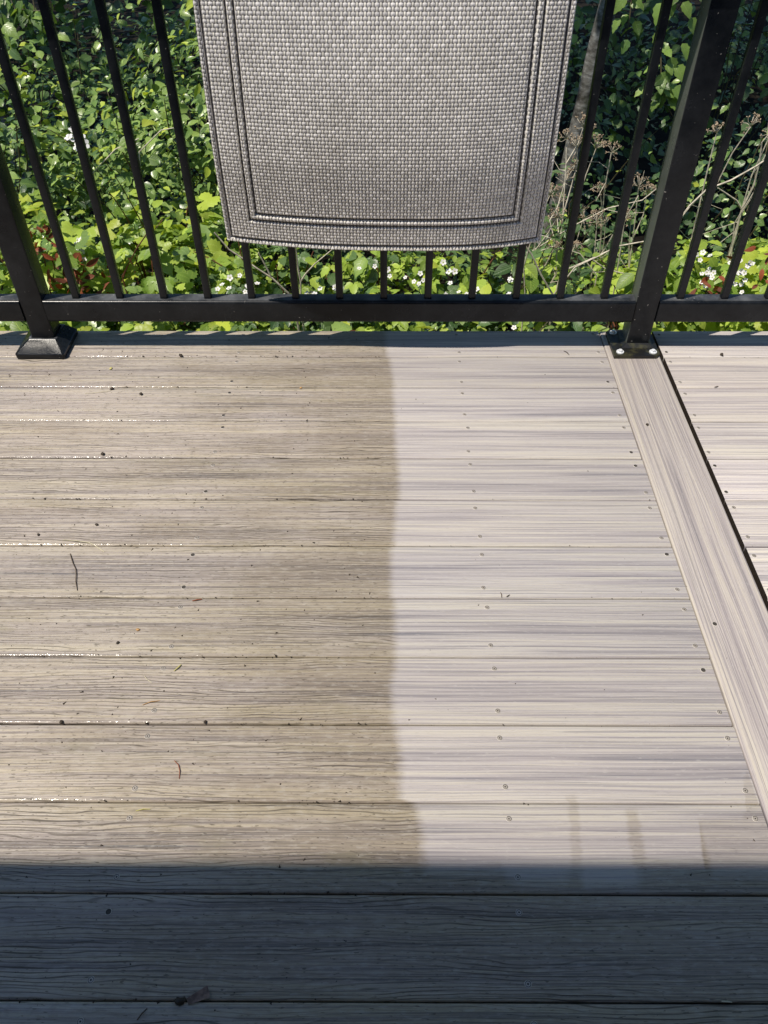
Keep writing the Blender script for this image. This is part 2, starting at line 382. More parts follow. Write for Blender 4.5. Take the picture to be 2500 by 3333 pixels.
for k in range(-5, 12):
    last = k == 11
    cy = k*PITCH+PITCH/2 if not last else 1.5785+0.0015+0.1340/2
    dz = rng.uniform(-0.0003, 0.0003)
    for side in (0, 1):
        x0 = XL-0.0022+rng.uniform(-.0012, .0008) if side == 0 else XR+0.0095+rng.uniform(-.003, .002)
        loc = (x0, cy+rng.uniform(-.0004, .0004), dz)
        me = (ME_BL if side == 0 else ME_BR) if last else (ME_PL if side == 0 else ME_PR)
        o = link('plank', me, deck, loc); o.rotation_euler = (rng.uniform(-.002, .002), 0, rng.uniform(-.0003, .0003))
        g_ = rng.uniform(0.93, 1.0); o.color = (g_, g_*rng.uniform(0.985, 1.0), g_*rng.uniform(0.965, 1.005), 1)
        if k >= -1:
            put_screws(o, loc, (-0.418, 0.199, 0.594) if side == 0 else (0.7815, 1.30))
ME_BRK = plank_mesh('plank', -1.0, 1.7105, XR-XL)
o = link('plank', ME_BRK, deck, ((XL+XR)/2, 0, 0.0008)); o.rotation_euler = (0, 0, PI/2)
o.color = (0.875, 0.85, 0.825, 1)
tag(o, label='single board laid crosswise, front to back, between the two runs of boards')
h = link('screw', ME_HOLE, o, (0.653, 0.0438, 0.0002))
h = link('screw', ME_HOLE, o, (1.276, 0.0333, 0.0002))
for jx in (-2.25, -1.64, -1.03, -0.418, 0.199, 0.594, 0.805, 1.30, 1.9):
    m = MB(); m.box(jx-0.019, jx+0.019, -1.0, 1.655, -0.21, -0.0265); m.obj('joist', MAT_JOIST, deck, smooth=False)
m = MB(); m.box(-2.6, 2.6, 1.657, 1.695, -0.22, -0.0265); m.obj('rim_joist', MAT_JOIST, deck, smooth=False)
for jx in (-2.2, -0.4, 1.4):
    m = MB(); m.box(jx-0.045, jx+0.045, 1.50, 1.59, -1.15, -0.212); m.obj('support_post', MAT_JOIST, deck, smooth=False)

# ------------------------------------------------------------------ house whose eave shades the near boards
house = empty('house', (0, -1.1, -1.0)); tag(house, 'grey sided house with roof eave behind the shaded near boards', 'house')
m = MB()
for i in range(26):
    z0 = -1.0+i*0.14
    m.add([(-6,0.0+0.012,z0+0.0),(6,0.012,z0),(6,0.0,z0+0.1395),(-6,0.0,z0+0.1395),(-6,-0.1,z0),(6,-0.1,z0),(6,-0.1,z0+0.1395),(-6,-0.1,z0+0.1395)],
          [(0,1,2,3),(4,7,6,5),(0,4,5,1),(3,2,6,7),(0,3,7,4),(1,5,6,2)])
m.v = [(a, b, c+1.0) for a, b, c in m.v]
m.obj('siding', MAT_SIDING, house, smooth=False)
EZ, EY = 2.55, 0.172-0.20*2.55
m = MB(); m.box(-6, 6, -0.5, EY+1.1-0.13, EZ+1.06, EZ+1.08); m.obj('soffit', MAT_WHITE, house, smooth=False)
m = MB(); m.rbar('x', -6, 6, (EY+1.1-0.065, EZ+1.06), 0.065, 0.06, 0.012); m.obj('gutter', MAT_WHITE, house)
m = MB(); m.add([(-6,EY+1.1-0.05,EZ+1.14),(6,EY+1.1-0.05,EZ+1.14),(6,-4,EZ+2.7),(-6,-4,EZ+2.7),(-6,EY+1.1-0.05,EZ+1.125),(6,EY+1.1-0.05,EZ+1.125),(6,-4,EZ+2.6),(-6,-4,EZ+2.6)],
                [(0,1,2,3),(4,7,6,5),(0,4,5,1),(2,6,7,3),(0,3,7,4),(1,5,6,2)]); m.obj('roof', MAT_ROOF, house, smooth=False)

# ------------------------------------------------------------------ railing
rail = empty('metal_railing', (0, 1.64, 0)); tag(rail, 'black metal railing with square posts and thin balusters at the deck edge', 'railing')
RY = 1.64
PXL, PXR = -0.966, 0.7015
def R(m, name, mat=None, **k): return m.obj(name, mat or MAT_METAL, rail, (0, -RY, 0), **k)
spans = ((-2.6, PXL-0.0325), (PXL+0.0325, PXR-0.0325), (PXR+0.0325, 2.6))
for a, b in spans:
    m = MB(); m.rbar('x', a, b, (1.6395, 0.118), 0.0240, 0.0325, 0.0090, 7); R(m, 'bottom_rail')
m = MB(); m.rbar('x', -2.6, 2.6, (1.6400, 0.899), 0.0330, 0.0150, 0.006, 4); R(m, 'top_rail')
def baluster(xv):
    m = MB(); m.rbar('z', 0.149, 0.886, (0, 0), 0.0095, 0.0095, 0.0022, 2); return m
me_b = baluster(0).mesh('baluster', MAT_METAL)
bx = [-0.846+0.1193*j for j in range(13)] + [0.791+0.1193*j for j in range(14)] + [-1.086-0.1193*j for j in range(12)]
for xv in bx: link('baluster', me_b, rail, (xv, 0, 0))
def post(xv):
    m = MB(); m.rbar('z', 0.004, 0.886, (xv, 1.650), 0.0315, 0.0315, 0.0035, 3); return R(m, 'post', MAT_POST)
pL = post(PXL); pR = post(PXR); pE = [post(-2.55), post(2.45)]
def P(m, name, par, mat): return m.obj(name, mat, par)
# left post: moulded base cover
m = MB(); c = (PXL, 1.632); hw = 0.0675
def sq(h, z, ch=0.004): return [(c[0]+sx*(h-(ch if q else 0)), c[1]+sy*(h-(0 if q else ch)), z) for sx, sy, q in ((-1,-1,0),(-1,-1,1),(1,-1,1),(1,-1,0),(1,1,0),(1,1,1),(-1,1,1),(-1,1,0))]
rings = [sq(hw, 0.001), sq(hw+0.0008, 0.0155), sq(hw-0.0012, 0.0175), sq(0.0420, 0.0345), sq(0.0395, 0.0360), sq(0.0338, 0.0363), sq(0.0338, 0.033)]
c = (PXL, 1.636)
vv = [q for r_ in rings for q in r_]; ff = []
for i in range(len(rings)-1):
    for k in range(8): ff.append((i*8+k, i*8+(k+1) % 8, i*8+8+(k+1) % 8, i*8+8+k))
cy0 = sum(q[1] for q in rings[3])/8
m.add([(a, b+(0.018 if zz > 0.03 else 0.0), zz) for a, b, zz in vv], ff); m.obj('base_cover', MAT_COVER, pL, smooth=False)
# right post: bare flange plate with bolts
m = MB(); px0, px1, py0, py1 = 0.6285, 0.7570, 1.5690, 1.7020
ch = 0.011
out = [(px0, py0), (px1-ch, py0), (px1, py0+ch), (px1, py1), (px0+ch, py1), (px0, py1-ch)]
n = len(out)
vv = [(a, b, 0.0018) for a, b in out] + [(a, b, 0.0105) for a, b in out] + [((a-0.693)*0.985+0.693, (b-1.635)*0.985+1.635, 0.0117) for a, b in out]
m.add(vv, [(i, (i+1) % n, n+(i+1) % n, n+i) for i in range(n)] + [(n+i, n+(i+1) % n, 2*n+(i+1) % n, 2*n+i) for i in range(n)] + [tuple(range(2*n, 3*n))])
P(m, 'base_plate', pR, MAT_PLATE)
m = MB(); h0, h1 = 0.044, 0.0318
vv = [(PXR+sx*h0, 1.650+sy*h0, 0.0118) for sx, sy in ((-1,-1),(1,-1),(1,1),(-1,1))] + [(PXR+sx*h1, 1.650+sy*h1, 0.020) for sx, sy in ((-1,-1),(1,-1),(1,1),(-1,1))]
m.add(vv, [(0,1,5,4),(1,2,6,5),(2,3,7,6),(3,0,4,7)]); P(m, 'weld_collar', pR, MAT_PLATE)
mb = MB(); mb.cyl((0,0,0), 0.0108, 0.0104, 0.0022, 20); mb.cyl((0,0,0.0022), 0.0056, 0.0056, 0.0052, 6); mb.cyl((0,0,0.0074), 0.0050, 0.0042, 0.0006, 6)
me_bolt = mb.mesh('bolt', MAT_ZINC, sharp=30)
for (a, b) in ((0.6475, 1.586), (0.7390, 1.586), (0.6475, 1.684), (0.7390, 1.684)):
    q = link('bolt', me_bolt, pR, (a, b, 0.0117)); q.rotation_euler = (0, 0, rng.uniform(0, 1))
m = MB(); m.cyl((PXR-0.0425, 1.655, 0.0772), 0.0045, 0.0040, 0.0060, 10); m.obj('bracket_screw', MAT_ZINC, pR)

# ------------------------------------------------------------------ woven mat hung over the rail
def build_mat():
    t = NT('woven_vinyl'); at_ = t.n('ShaderNodeAttribute', attribute_name='yarn').outputs['Color']
    tc = t.n('ShaderNodeTexCoord').outputs['Object']
    nz = t.noise(tc, 900.0, 2, 0.6); st = t.noise(tc, 6.0, 4, 0.6)
    c = t.mix(t.math('MULTIPLY', t.step(nz, 0.48, 0.62), 0.26), at_, (0.24, 0.22, 0.22))
    c = t.mix(t.math('MULTIPLY', t.step(st, 0.5, 0.75), 0.22), c, (0.24, 0.21, 0.14))
    mat = t.done(t.principled(c, 0.45, 0.5, t.bump(nz, 0.4, 0.0005)))
    back = simple('mat_backing', (0.10, 0.095, 0.10), 0.8, 0.2, 0, 0.3, 200)
    root = empty('woven_mat', (0, 1.59, 0.31)); tag(root, 'grey beige woven outdoor mat with stitched border hung over the railing', 'mat')
    S = 6; cu, cv = 0.0082, 0.0079
    x0, x1 = -0.4025, 0.3890; NX = int(round((x1-x0)/cu)); cu = (x1-x0)/NX
    Lf, La, Lb = 0.575, 0.128, 0.30
    NV = int(round((Lf+La+Lb)/cv)); L = NV*cv
    a = np.linspace(0, NX, NX*S+1); b = np.linspace(0, NV, NV*S+1)
    A, B = np.meshgrid(a, b); X = x0+A*cu; s = B*cv
    def base(X, s):
        xn = (X+0.007)/0.395
        zb = 0.3385-0.0165*(1-xn**2)-0.014*np.clip(xn, 0, None)**1.5
        tt = np.clip(s/Lf, 0, 1); z = zb+(0.898-zb)*tt
        prof = 1-np.exp(-np.clip(0.905-z, 0, None)/0.20)
        d_ = np.clip(0.900-z, 0, None); sm = np.clip((d_-0.34)/0.24, 0, 1); sm = sm*sm*(3-2*sm)
        bul = np.sin(np.clip(d_/0.36, 0, 1)*PI/2)
        y = 1.5980-bul*(0.030+0.026*np.clip(1-xn**2, 0, 1))+sm*0.018
        y = y+0.024*np.clip((X-0.16)/0.227, 0, None)**2*prof
        y = y+0.0018*np.sin(X*9+z*7)*prof
        # over the top rail, then down the far side
        th = np.clip((s-Lf)/La, 0, 1)*PI
        rr = 0.0415
        over = s > Lf
        yo = 1.5980+rr-rr*np.cos(th); zo = 0.898+0.032*np.sin(th)
        dn = np.clip(s-Lf-La, 0, None)
        y = np.where(over, yo+0.02*np.clip(dn, 0, .2), y); z = np.where(over, zo-dn, z)
        return np.stack([X, y, z], -1)
    e = 1e-4
    P0 = base(X, s); du = base(X+e, s)-base(X-e, s); dv = base(X, np.clip(s+e, 0, L))-base(X, np.clip(s-e, 0, L))
    Nn = np.cross(du, dv); Nn /= np.linalg.norm(Nn, axis=-1, keepdims=True)
    rs = np.random.RandomState(3)
    i = np.clip(np.floor(A+1e-9).astype(int), 0, NX-1); j = np.clip(np.floor(B+1e-9).astype(int), 0, NV-1)
    fa = A-i-0.5; fb = B-j-0.5; sg = np.where((i+j) % 2 == 0, 1.0, -1.0)
    rw = rs.uniform(0.86, 1.12, (NV, NX))[j, i]
    Hw = np.sqrt(np.clip(1-(2*fb/0.86)**2, 0, None))*(0.42+0.58*sg*np.cos(PI*fa))*rw
    Hc = np.sqrt(np.clip(1-(2*fa/0.66)**2, 0, None))*(0.42-0.58*sg*np.cos(PI*fb))*rw
    H = np.maximum(np.maximum(Hw, Hc), 0)
    dl = X-x0; dr = x1-X; db = np.where(s < Lf+La, s, 9); de = np.minimum(np.minimum(dl, dr), np.minimum(db, L-s))
    hgt = 0.0019*H
    for q in (0.0135, 0.0660, 0.0830):
        w = np.exp(-((de-q)/0.0027)**2); hgt = hgt*(1-0.85*w)-0.0085*w
    band = (de > 0.0660) & (de < 0.0830)
    hgt = hgt+np.where(band, 0.0010*np.sin((de-0.066)/0.017*PI), 0)
    hem = np.clip(1-de/0.0042, 0, 1); hgt = hgt-0.0060*hem**2
    V = P0+Nn*hgt[..., None]
    ny, nx = A.shape; idx = np.arange(ny*nx).reshape(ny, nx)
    Q = np.stack([idx[:-1,:-1], idx[:-1,1:], idx[1:,1:], idx[1:,:-1]], -1).reshape(-1, 4)
    cell = rs.uniform(0.76, 1.12, (NV, NX))[j, i]
    row = rs.uniform(0.9, 1.1, NV)[j]; colr = rs.uniform(0.9, 1.1, NX)[i]
    weft = np.array([0.80, 0.77, 0.745]); warp = np.array([0.92, 0.885, 0.78]); gap = np.array([0.075, 0.068, 0.075])
    isw = (Hw >= Hc)[..., None]; yc = np.where(isw, weft*(cell*row)[..., None], warp*(cell*colr)[..., None])
    g = (np.maximum(Hw, Hc) <= 0.20)[..., None]; yc = np.where(g, gap, yc)
    C4 = np.concatenate([yc, np.ones(yc.shape[:2]+(1,))], -1)
    off = np.array([0, 1.59, 0.31])
    me = np_mesh('woven_face', (V.reshape(-1, 3)-off), Q, mat, {'yarn': ('FLOAT_COLOR', C4.reshape(-1, 4))})
    link('woven_face', me, root)
    Sx = 8; Xb = X[::Sx, ::Sx]; sb = s[::Sx, ::Sx]; Pb = P0[::Sx, ::Sx]-Nn[::Sx, ::Sx]*0.0046
    ny, nx = Xb.shape; idx = np.arange(ny*nx).reshape(ny, nx)
    Q = np.stack([idx[:-1,:-1], idx[1:,:-1], idx[1:,1:], idx[:-1,1:]], -1).reshape(-1, 4)
    link('backing', np_mesh('backing', Pb.reshape(-1, 3)-off, Q, back), root)
build_mat()

# ------------------------------------------------------------------ leaves
def leaf_material(name, young, old, trans, gloss=0.38, vein=0.35):
    t = NT(name)
    rnd = t.math('FRACT', t.math('ADD', t.n('ShaderNodeObjectInfo').outputs['Random'], t.n('ShaderNodeAttribute', attribute_name='tint').outputs['Fac']))
    uv = t.sep(t.n('ShaderNodeAttribute', attribute_name='luv').outputs['Vector'])
    au = t.math('ABSOLUTE', uv[0])
    mid = t.step(au, 0.10, 0.02)
    sv = t.math('FRACT', t.math('ADD', t.math('MULTIPLY', uv[1], 7.0), t.math('MULTIPLY', au, -2.2)))
    side = t.math('MULTIPLY', t.step(t.math('ABSOLUTE', t.math('SUBTRACT', sv, 0.5)), 0.16, 0.04), t.step(au, 1.0, 0.3))
    ve = t.math('MAXIMUM', mid, t.math('MULTIPLY', side, 0.6))
    c = t.mix(t.step(rnd, 0.05, 0.95), old, young)
    hv = t.math('FRACT', t.math('MULTIPLY', rnd, 7.31)); k = t.math('MULTIPLY_ADD', hv, 0.60, 0.85)
    c = t.mix(1.0, c, t.comb(k, k, k), 'MULTIPLY')
    c = t.mix(t.math('MULTIPLY', ve, vein), c, tuple(min(1, q*1.5+0.02) for q in young))
    nrm = t.bump(ve, 0.5, 0.0015)
    p = t.principled(c, gloss, 0.5, nrm)
    tr = t.n('ShaderNodeBsdfTranslucent'); tcn = t.mix(1.0, c, (1.25, 1.2, 0.55), 'MULTIPLY'); t.put(tr.inputs[0], tcn)
    mx = t.n('ShaderNodeMixShader'); mx.inputs[0].default_value = trans
    t.t.links.new(p, mx.inputs[1]); t.t.links.new(tr.outputs[0], mx.inputs[2])
    return t.done(mx.outputs[0])
LM = {
 'bramble': leaf_material('bramble_leaf', (0.40, 0.52, 0.085), (0.17, 0.28, 0.045), 0.36, 0.42),
 'glossy':  leaf_material('glossy_leaf', (0.29, 0.41, 0.11), (0.10, 0.18, 0.05), 0.26, 0.28),
 'ivy':     leaf_material('ivy_leaf', (0.12, 0.20, 0.065), (0.04, 0.085, 0.03), 0.22, 0.36),
 'alder':   leaf_material('alder_leaf', (0.21, 0.32, 0.07), (0.08, 0.15, 0.04), 0.34, 0.34),
 'lime':    leaf_material('young_lime_leaf', (0.46, 0.54, 0.07), (0.33, 0.43, 0.06), 0.36, 0.42),
 'dry':     leaf_material('dead_rust_leaf', (0.30, 0.075, 0.028), (0.13, 0.038, 0.018), 0.15, 0.6, 0.1),
}
MAT_STEM = simple('green_brown_stem', (0.075, 0.065, 0.03), 0.6, 0.3, 0, 0.4, 30)
MAT_CANE = simple('reddish_cane', (0.16, 0.06, 0.035), 0.5, 0.4, 0, 0.4, 30)
MAT_STRAW = simple('dry_straw_stem', (0.60, 0.54, 0.43), 0.7, 0.3, 0, 0.3, 60)
MAT_UMBEL = simple('dry_umbel', (0.40, 0.31, 0.22), 0.8, 0.2, 0, 0.4, 120)
MAT_PETAL = simple('white_petal', (0.80, 0.79, 0.78), 0.55, 0.3, 0, 0.05, 200)
MAT_STAMEN = simple('pale_stamen', (0.45, 0.46, 0.18), 0.7)
def bark():
    t = NT('mottled_bark'); tc = t.n('ShaderNodeTexCoord').outputs['Object']
    n1 = t.noise(t.vmul(tc, (16, 16, 30)), 1.0, 5, 0.65); n2 = t.noise(tc, 6, 3, 0.6)
    c = t.ramp(n1, [(0.35, (0.05, 0.045, 0.038)), (0.52, (0.17, 0.165, 0.15)), (0.66, (0.34, 0.34, 0.32))])
    c = t.mix(t.math('MULTIPLY', t.step(n2, 0.5, 0.7), 0.5), c, (0.07, 0.085, 0.04))
    return t.done(t.principled(c, 0.85, 0.2, t.bump(n1, 0.8, 0.004)))
MAT_BARK = bark()

def grid_leaf(rows, wfun, fold, curl, ser=0.0, ripple=0.0):
    """unit leaf along +Y (length 1), normal +Z -> verts, tris, luv"""
    v = []; f = []; uv = []
    for k in range(rows+1):
        t_ = k/rows; w = wfun(t_)
        if 0 < k < rows and ser: w *= 1+ser*(1 if k % 2 else -1)
        zc = -curl*t_*t_; rp = ripple*math.sin(k*2.2)
        yo = t_+(0.02 if k % 2 else 0)*(ser > 0)
        if w < 1e-4: v.append((0, t_, zc)); uv.append((0, t_, 0))
        else:
            v += [(-w, yo, zc+fold*w+rp), (0, t_, zc), (w, yo, zc+fold*w-rp)]; uv += [(-1, t_, 0), (0, t_, 0), (1, t_, 0)]
    idx = []; c = 0
    for k in range(rows+1):
        w = wfun(k/rows)
        if w < 1e-4: idx.append((c, c, c)); c += 1
        else: idx.append((c, c+1, c+2)); c += 3
    for k in range(rows):
        a, b = idx[k], idx[k+1]
        for q in ((a[0], a[1], b[1], b[0]), (a[1], a[2], b[2], b[1])):
            qq = []
            for i_ in q:
                if i_ not in qq: qq.append(i_)
            if len(qq) == 4: f += [(qq[0], qq[1], qq[2]), (qq[0], qq[2], qq[3])]
            elif len(qq) == 3: f.append(tuple(qq))
    return np.array(v, float), np.array(f, int), np.array(uv, float)
def merge(parts):
    V = []; F = []; U = []; b = 0
    for (v, f, u) in parts: V.append(v); F.append(f+b); U.append(u); b += len(v)
    return np.vstack(V), np.vstack(F), np.vstack(U)
def xf(t_, ang=0, s=1.0, off=(0, 0, 0), tilt=0):
    v, f, u = t_; c, sn = math.cos(ang), math.sin(ang)
    v = v*s; ct, stt = math.cos(tilt), math.sin(tilt)
    v = np.stack([v[:,0], v[:,1]*ct-v[:,2]*stt, v[:,1]*stt+v[:,2]*ct], -1)
    v = np.stack([v[:,0]*c-v[:,1]*sn, v[:,0]*sn+v[:,1]*c, v[:,2]], -1)+np.array(off)
    return v, f, u
ov = lambda w, p=0.8: (lambda t_: 0.0 if t_ in (0, 1) else w*math.sin(PI*t_**p)**0.85)
LEAFLET = grid_leaf(7, ov(0.33, 0.72), 0.28, 0.22, 0.10, 0.012)
OVATE = grid_leaf(4, ov(0.30, 0.75), 0.30, 0.18)
ROUND = grid_leaf(4, ov(0.40, 0.70), 0.22, 0.12)
ALDER = grid_leaf(8, ov(0.36, 0.62), 0.26, 0.25, 0.09, 0.015)
LANCE = grid_leaf(5, ov(0.20, 0.8), 0.3, 0.25)
QUAD = grid_leaf(2, ov(0.34, 0.8), 0.25, 0.2)
BRAM3 = merge([xf(LEAFLET, 0, 0.62, (0, 0.38, 0), 0.05), xf(LEAFLET, 1.15, 0.50, (-0.02, 0.32, 0), -0.12), xf(LEAFLET, -1.15, 0.50, (0.02, 0.32, 0), -0.12)])
BRAM5 = merge([xf(LEAFLET, 0, 0.60, (0, 0.38, 0), 0.05), xf(LEAFLET, 1.0, 0.50, (-0.02, 0.34, 0), -0.1), xf(LEAFLET, -1.0, 0.50, (0.02, 0.34, 0), -0.1),
               xf(LEAFLET, 1.9, 0.38, (-0.02, 0.30, 0), -0.2), xf(LEAFLET, -1.9, 0.38, (0.02, 0.30, 0), -0.2)])
def lobed():
    n = 36; v = [(0, 0, 0)]; uv = [(0, 0, 0)]
    for k in range(n+1):
        th = -0.82*PI+1.64*PI*k/n
        lob = abs(math.cos(th*1.55))**0.6
        r = (0.36+0.34*lob)*(1-0.22*abs(th)/PI)*(1+0.07*(1 if k % 2 else -1))
        v.append((r*math.sin(th), r*math.cos(th)+0.05, 0.07*math.cos(th*3.1)-0.16*r*r)); uv.append((0.9 if k % 2 else 0.6, r, 0))
    return np.array(v)+np.array((0, 0.28, 0)), np.array([(0, k+1, k+2) for k in range(n)][:], int)[:, ::-1], np.array(uv)
LOBED = lobed()
LEAF = {'leaflet': LEAFLET, 'ovate': OVATE, 'round': ROUND, 'alder': ALDER, 'lance': LANCE, 'quad': QUAD, 'bramble': BRAM3, 'bramble5': BRAM5, 'lobed': LOBED}
_leafmesh = {}
def leaf_mesh(kind, mat):
    key = (kind, mat)
    if key not in _leafmesh:
        v, f, u = LEAF[kind]
        _leafmesh[key] = np_mesh('leaf', v, f, LM[mat], {'luv': ('FLOAT_VECTOR', u), 'tint': ('FLOAT', np.zeros(len(v)))})
    return _leafmesh[key]
def frame(nrm, axis):
    n_ = Vector(nrm).normalized(); a = Vector(axis); a = a-n_*a.dot(n_)
    if a.length < 1e-4: a = n_.orthogonal()
    a.normalize(); x_ = a.cross(n_)
    return Matrix((x_, a, n_)).transposed()
def scale_on_screen(p, s):
    """pixel size of a leaf in the photograph, 0 when outside the picture"""
    d = Vector(p)-CAM; z = d.dot(FW)
    if z < 0.1: return 0
    u, w = d.dot(RT)/z, d.dot(UP)/z
    if abs(u) > 0.50 or abs(w) > 0.66: return 0
    return s/z

class Foliage:
    """leaves of one plant: (pos, normal, axis, size, kind, mat)"""
    def __init__(s): s.L = []
    def add(s, p, n_, a, sz, kind, mat): s.L.append((Vector(p), Vector(n_), Vector(a), sz, kind, mat))
    def build(s, root, n_ind, rg, name='leaf', rest='foliage', outer=None):
        base = root.location
        sc = []
        for q in s.L:
            v = scale_on_screen(q[0], q[3])
            front = (CAM-q[0]).normalized().dot((q[0]-outer).normalized()) if outer is not None else 0
            sc.append(v*(1.0+0.9*front))
        order = sorted(range(len(s.L)), key=lambda i_: -sc[i_])
        ind = [i_ for i_ in order[:n_ind] if sc[i_] > 0]; ins = set(ind)
        for i_ in ind:
            p, n_, a, sz, kind, mat = s.L[i_]
            o_ = bpy.data.objects.new(name, leaf_mesh(kind, mat)); COL.objects.link(o_); o_.parent = root
            mm = frame(n_, a).to_4x4() @ Matrix.Scale(sz, 4); mm.translation = p-base; o_.matrix_local = mm
        groups = {}
        for i_ in range(len(s.L)):
            if i_ not in ins: groups.setdefault(s.L[i_][5], []).append(i_)
        for mat, ids in groups.items():
            VV = []; FF = []; UU = []; TT = []; b = 0
            for i_ in ids:
                p, n_, a, sz, kind, _ = s.L[i_]; v, f, u = LEAF[kind]
                fr = np.array(frame(n_, a)); VV.append((v*sz) @ fr.T+np.array(p-base)); FF.append(f+b); b += len(v); UU.append(u); TT.append(np.full(len(v), rg.random()))
            me = np_mesh(rest, np.vstack(VV), np.vstack(FF), LM[mat], {'luv': ('FLOAT_VECTOR', np.vstack(UU)), 'tint': ('FLOAT', np.concatenate(TT))})
            o_ = link(rest, me, root); o_['kind'] = 'stuff'

def rv(rg, s=1.0): return Vector((rg.gauss(0, s), rg.gauss(0, s), rg.gauss(0, s)))
GZ = -1.0
def cane_points(p0, p1, rg, sag=0.12, n=7):
    p0, p1 = Vector(p0), Vector(p1); out = []
    for i_ in range(n+1):
        t_ = i_/n; q = p0.lerp(p1, t_); q.z += sag*math.sin(PI*t_)*2; q += rv(rg, 0.008)*(1 if 0 < i_ < n else 0); out.append(q)
    return out
def flower_mesh():
    m = MB()
    for k in range(5):
        a = 2*PI*k/5; c, s_ = math.cos(a), math.sin(a)
        pts = [(0.10, 0.0, 0.0), (0.30, -0.22, 0.04), (0.52, -0.24, 0.10), (0.66, 0.0, 0.10), (0.52, 0.24, 0.10), (0.30, 0.22, 0.04)]
        m.add([(x_*c-y_*s_, x_*s_+y_*c, z_) for x_, y_, z_ in pts], [(0, 1, 2, 3), (0, 3, 4, 5)], 0)
    m.cyl((0, 0, 0.0), 0.16, 0.10, 0.10, 8, 1)
    return m.mesh('flower', [MAT_PETAL, MAT_STAMEN], sharp=None)
ME_FLOWER = flower_mesh()
def nearer(p, d): p = Vector(p); return p+(CAM-p).normalized()*d
def flowers(root, spots, rg, size=0.020, n=4, spread=0.018):
    for p in spots:
        for k in range(n if not isinstance(n, tuple) else rg.randint(*n)):
            q = Vector(p)+rv(rg, spread); q.y -= 0.02
            o_ = link('flower', ME_FLOWER, root); s_ = size*rg.uniform(0.75, 1.2)
            mm = frame((CAM-q).normalized()*0.5+Vector((-.25, -.2, 0.7))+rv(rg, 0.35), rv(rg)).to_4x4() @ Matrix.Scale(s_, 4)
            mm.translation = q-root.location; o_.matrix_local = mm

def bush(name, label, cat, group, x, y, zc, rad, kinds, mats, n, size, seed, n_ind=200, canes=8, cane_mat=None, up=0.55, sunny=0.35, lime=0.0, core=0.45, extra=None, shoot=6):
    rg = random.Random(seed); root = empty(name, (x, y, GZ)); tag(root, label, cat, group)
    c = Vector((x, y, zc)); F = Foliage(); off = Vector((seed*3.1, seed*1.7, 0))
    for i_ in range(n):
        d = rv(rg).normalized()
        if d.z < -0.25: d.z = -d.z
        k = core+(1-core)*rg.random()**0.55
        rr = 1+0.42*mnoise.noise(d*1.9+off)+0.22*mnoise.noise(d*4.7+off)
        p = c+Vector((d.x*rad[0], d.y*rad[1], d.z*rad[2]))*(k*rr)
        if mnoise.noise(p*(0.45/size)+off) < -0.03 and rg.random() < 0.92: continue
        nr = (d*0.45+Vector((0, 0, up))-SUN_D*sunny+Vector((0, -0.18, 0))+rv(rg, 0.46)).normalized()
        ax = Vector((d.x, d.y, -0.25))+rv(rg, 0.6)
        kind = rg.choice(kinds); mt = 'lime' if rg.random() < lime else rg.choice(mats)
        F.add(p, nr, ax, size*rg.uniform(0.42, 1.4), kind, mt)
    m = MB()
    for i_ in range(canes):
        d = rv(rg).normalized(); d.z = abs(d.z)
        tip = c+Vector((d.x*rad[0], d.y*rad[1], d.z*rad[2]))*rg.uniform(0.75, 1.0)
        pts = cane_points((x+rg.uniform(-.1, .1), y+rg.uniform(-.1, .1), GZ-0.03), tip, rg, 0.08)
        m.tube(pts, [0.0052*(1-0.7*k/len(pts)) for k in range(len(pts))], 5)
        if i_ < shoot:                                            # leafy shoots reaching out of the mass
            q0 = pts[-1]; dr = (pts[-1]-pts[-3]).normalized()+Vector((0, -0.15, 0.35))+rv(rg, 0.3); ln = rg.uniform(0.12, 0.30)
            pts2 = [q0+dr*ln*t_+Vector((0, 0, -0.10*t_*t_)) for t_ in (0, .25, .5, .75, 1)]
            m.tube(pts2, [0.003, 0.0027, 0.0022, 0.0016, 0.001], 4)
            for t_ in (0.15, 0.3, 0.45, 0.6, 0.75, 0.9, 1.0):
                p = q0+dr*ln*t_+Vector((0, 0, -0.10*t_*t_)); sd = rv(rg); sd.z *= 0.3
                F.add(p, Vector((0, 0, 0.8))-SUN_D*0.5+rv(rg, 0.3), dr*0.6+sd, size*rg.uniform(0.55, 1.0)*(1.1-0.4*t_), rg.choice(kinds), 'lime' if rg.random() < lime+0.15 else rg.choice(mats))
    m.obj('stem', cane_mat or MAT_STEM, root, (-x, -y, -GZ))
    F.build(root, n_ind, rg, outer=c-Vector((0, 0, rad[2]*0.5)))
    if extra: extra(root, rg)
    return root

B = 'brambles along the outside of the railing'
def dead(spots, n=9):
    def f(root, rg):
        me = leaf_mesh('lance', 'dry')
        for p in spots:
            for k in range(n):
                q = nearer(p, 0.14)+rv(rg, 0.024); o_ = bpy.data.objects.new('dry_leaf', me); COL.objects.link(o_); o_.parent = root
                mm = frame(rv(rg)+Vector((0, -0.5, 0.4)), rv(rg)+Vector((0, 0, -0.6))).to_4x4() @ Matrix.Scale(rg.uniform(0.03, 0.055), 4)
                mm.translation = q-root.location; o_.matrix_local = mm
    return f
def both(*fs):
    def f(root, rg):
        for g in fs: g(root, rg)
    return f
def fl(spots, **k): return lambda root, rg: flowers(root, spots, rg, **k)

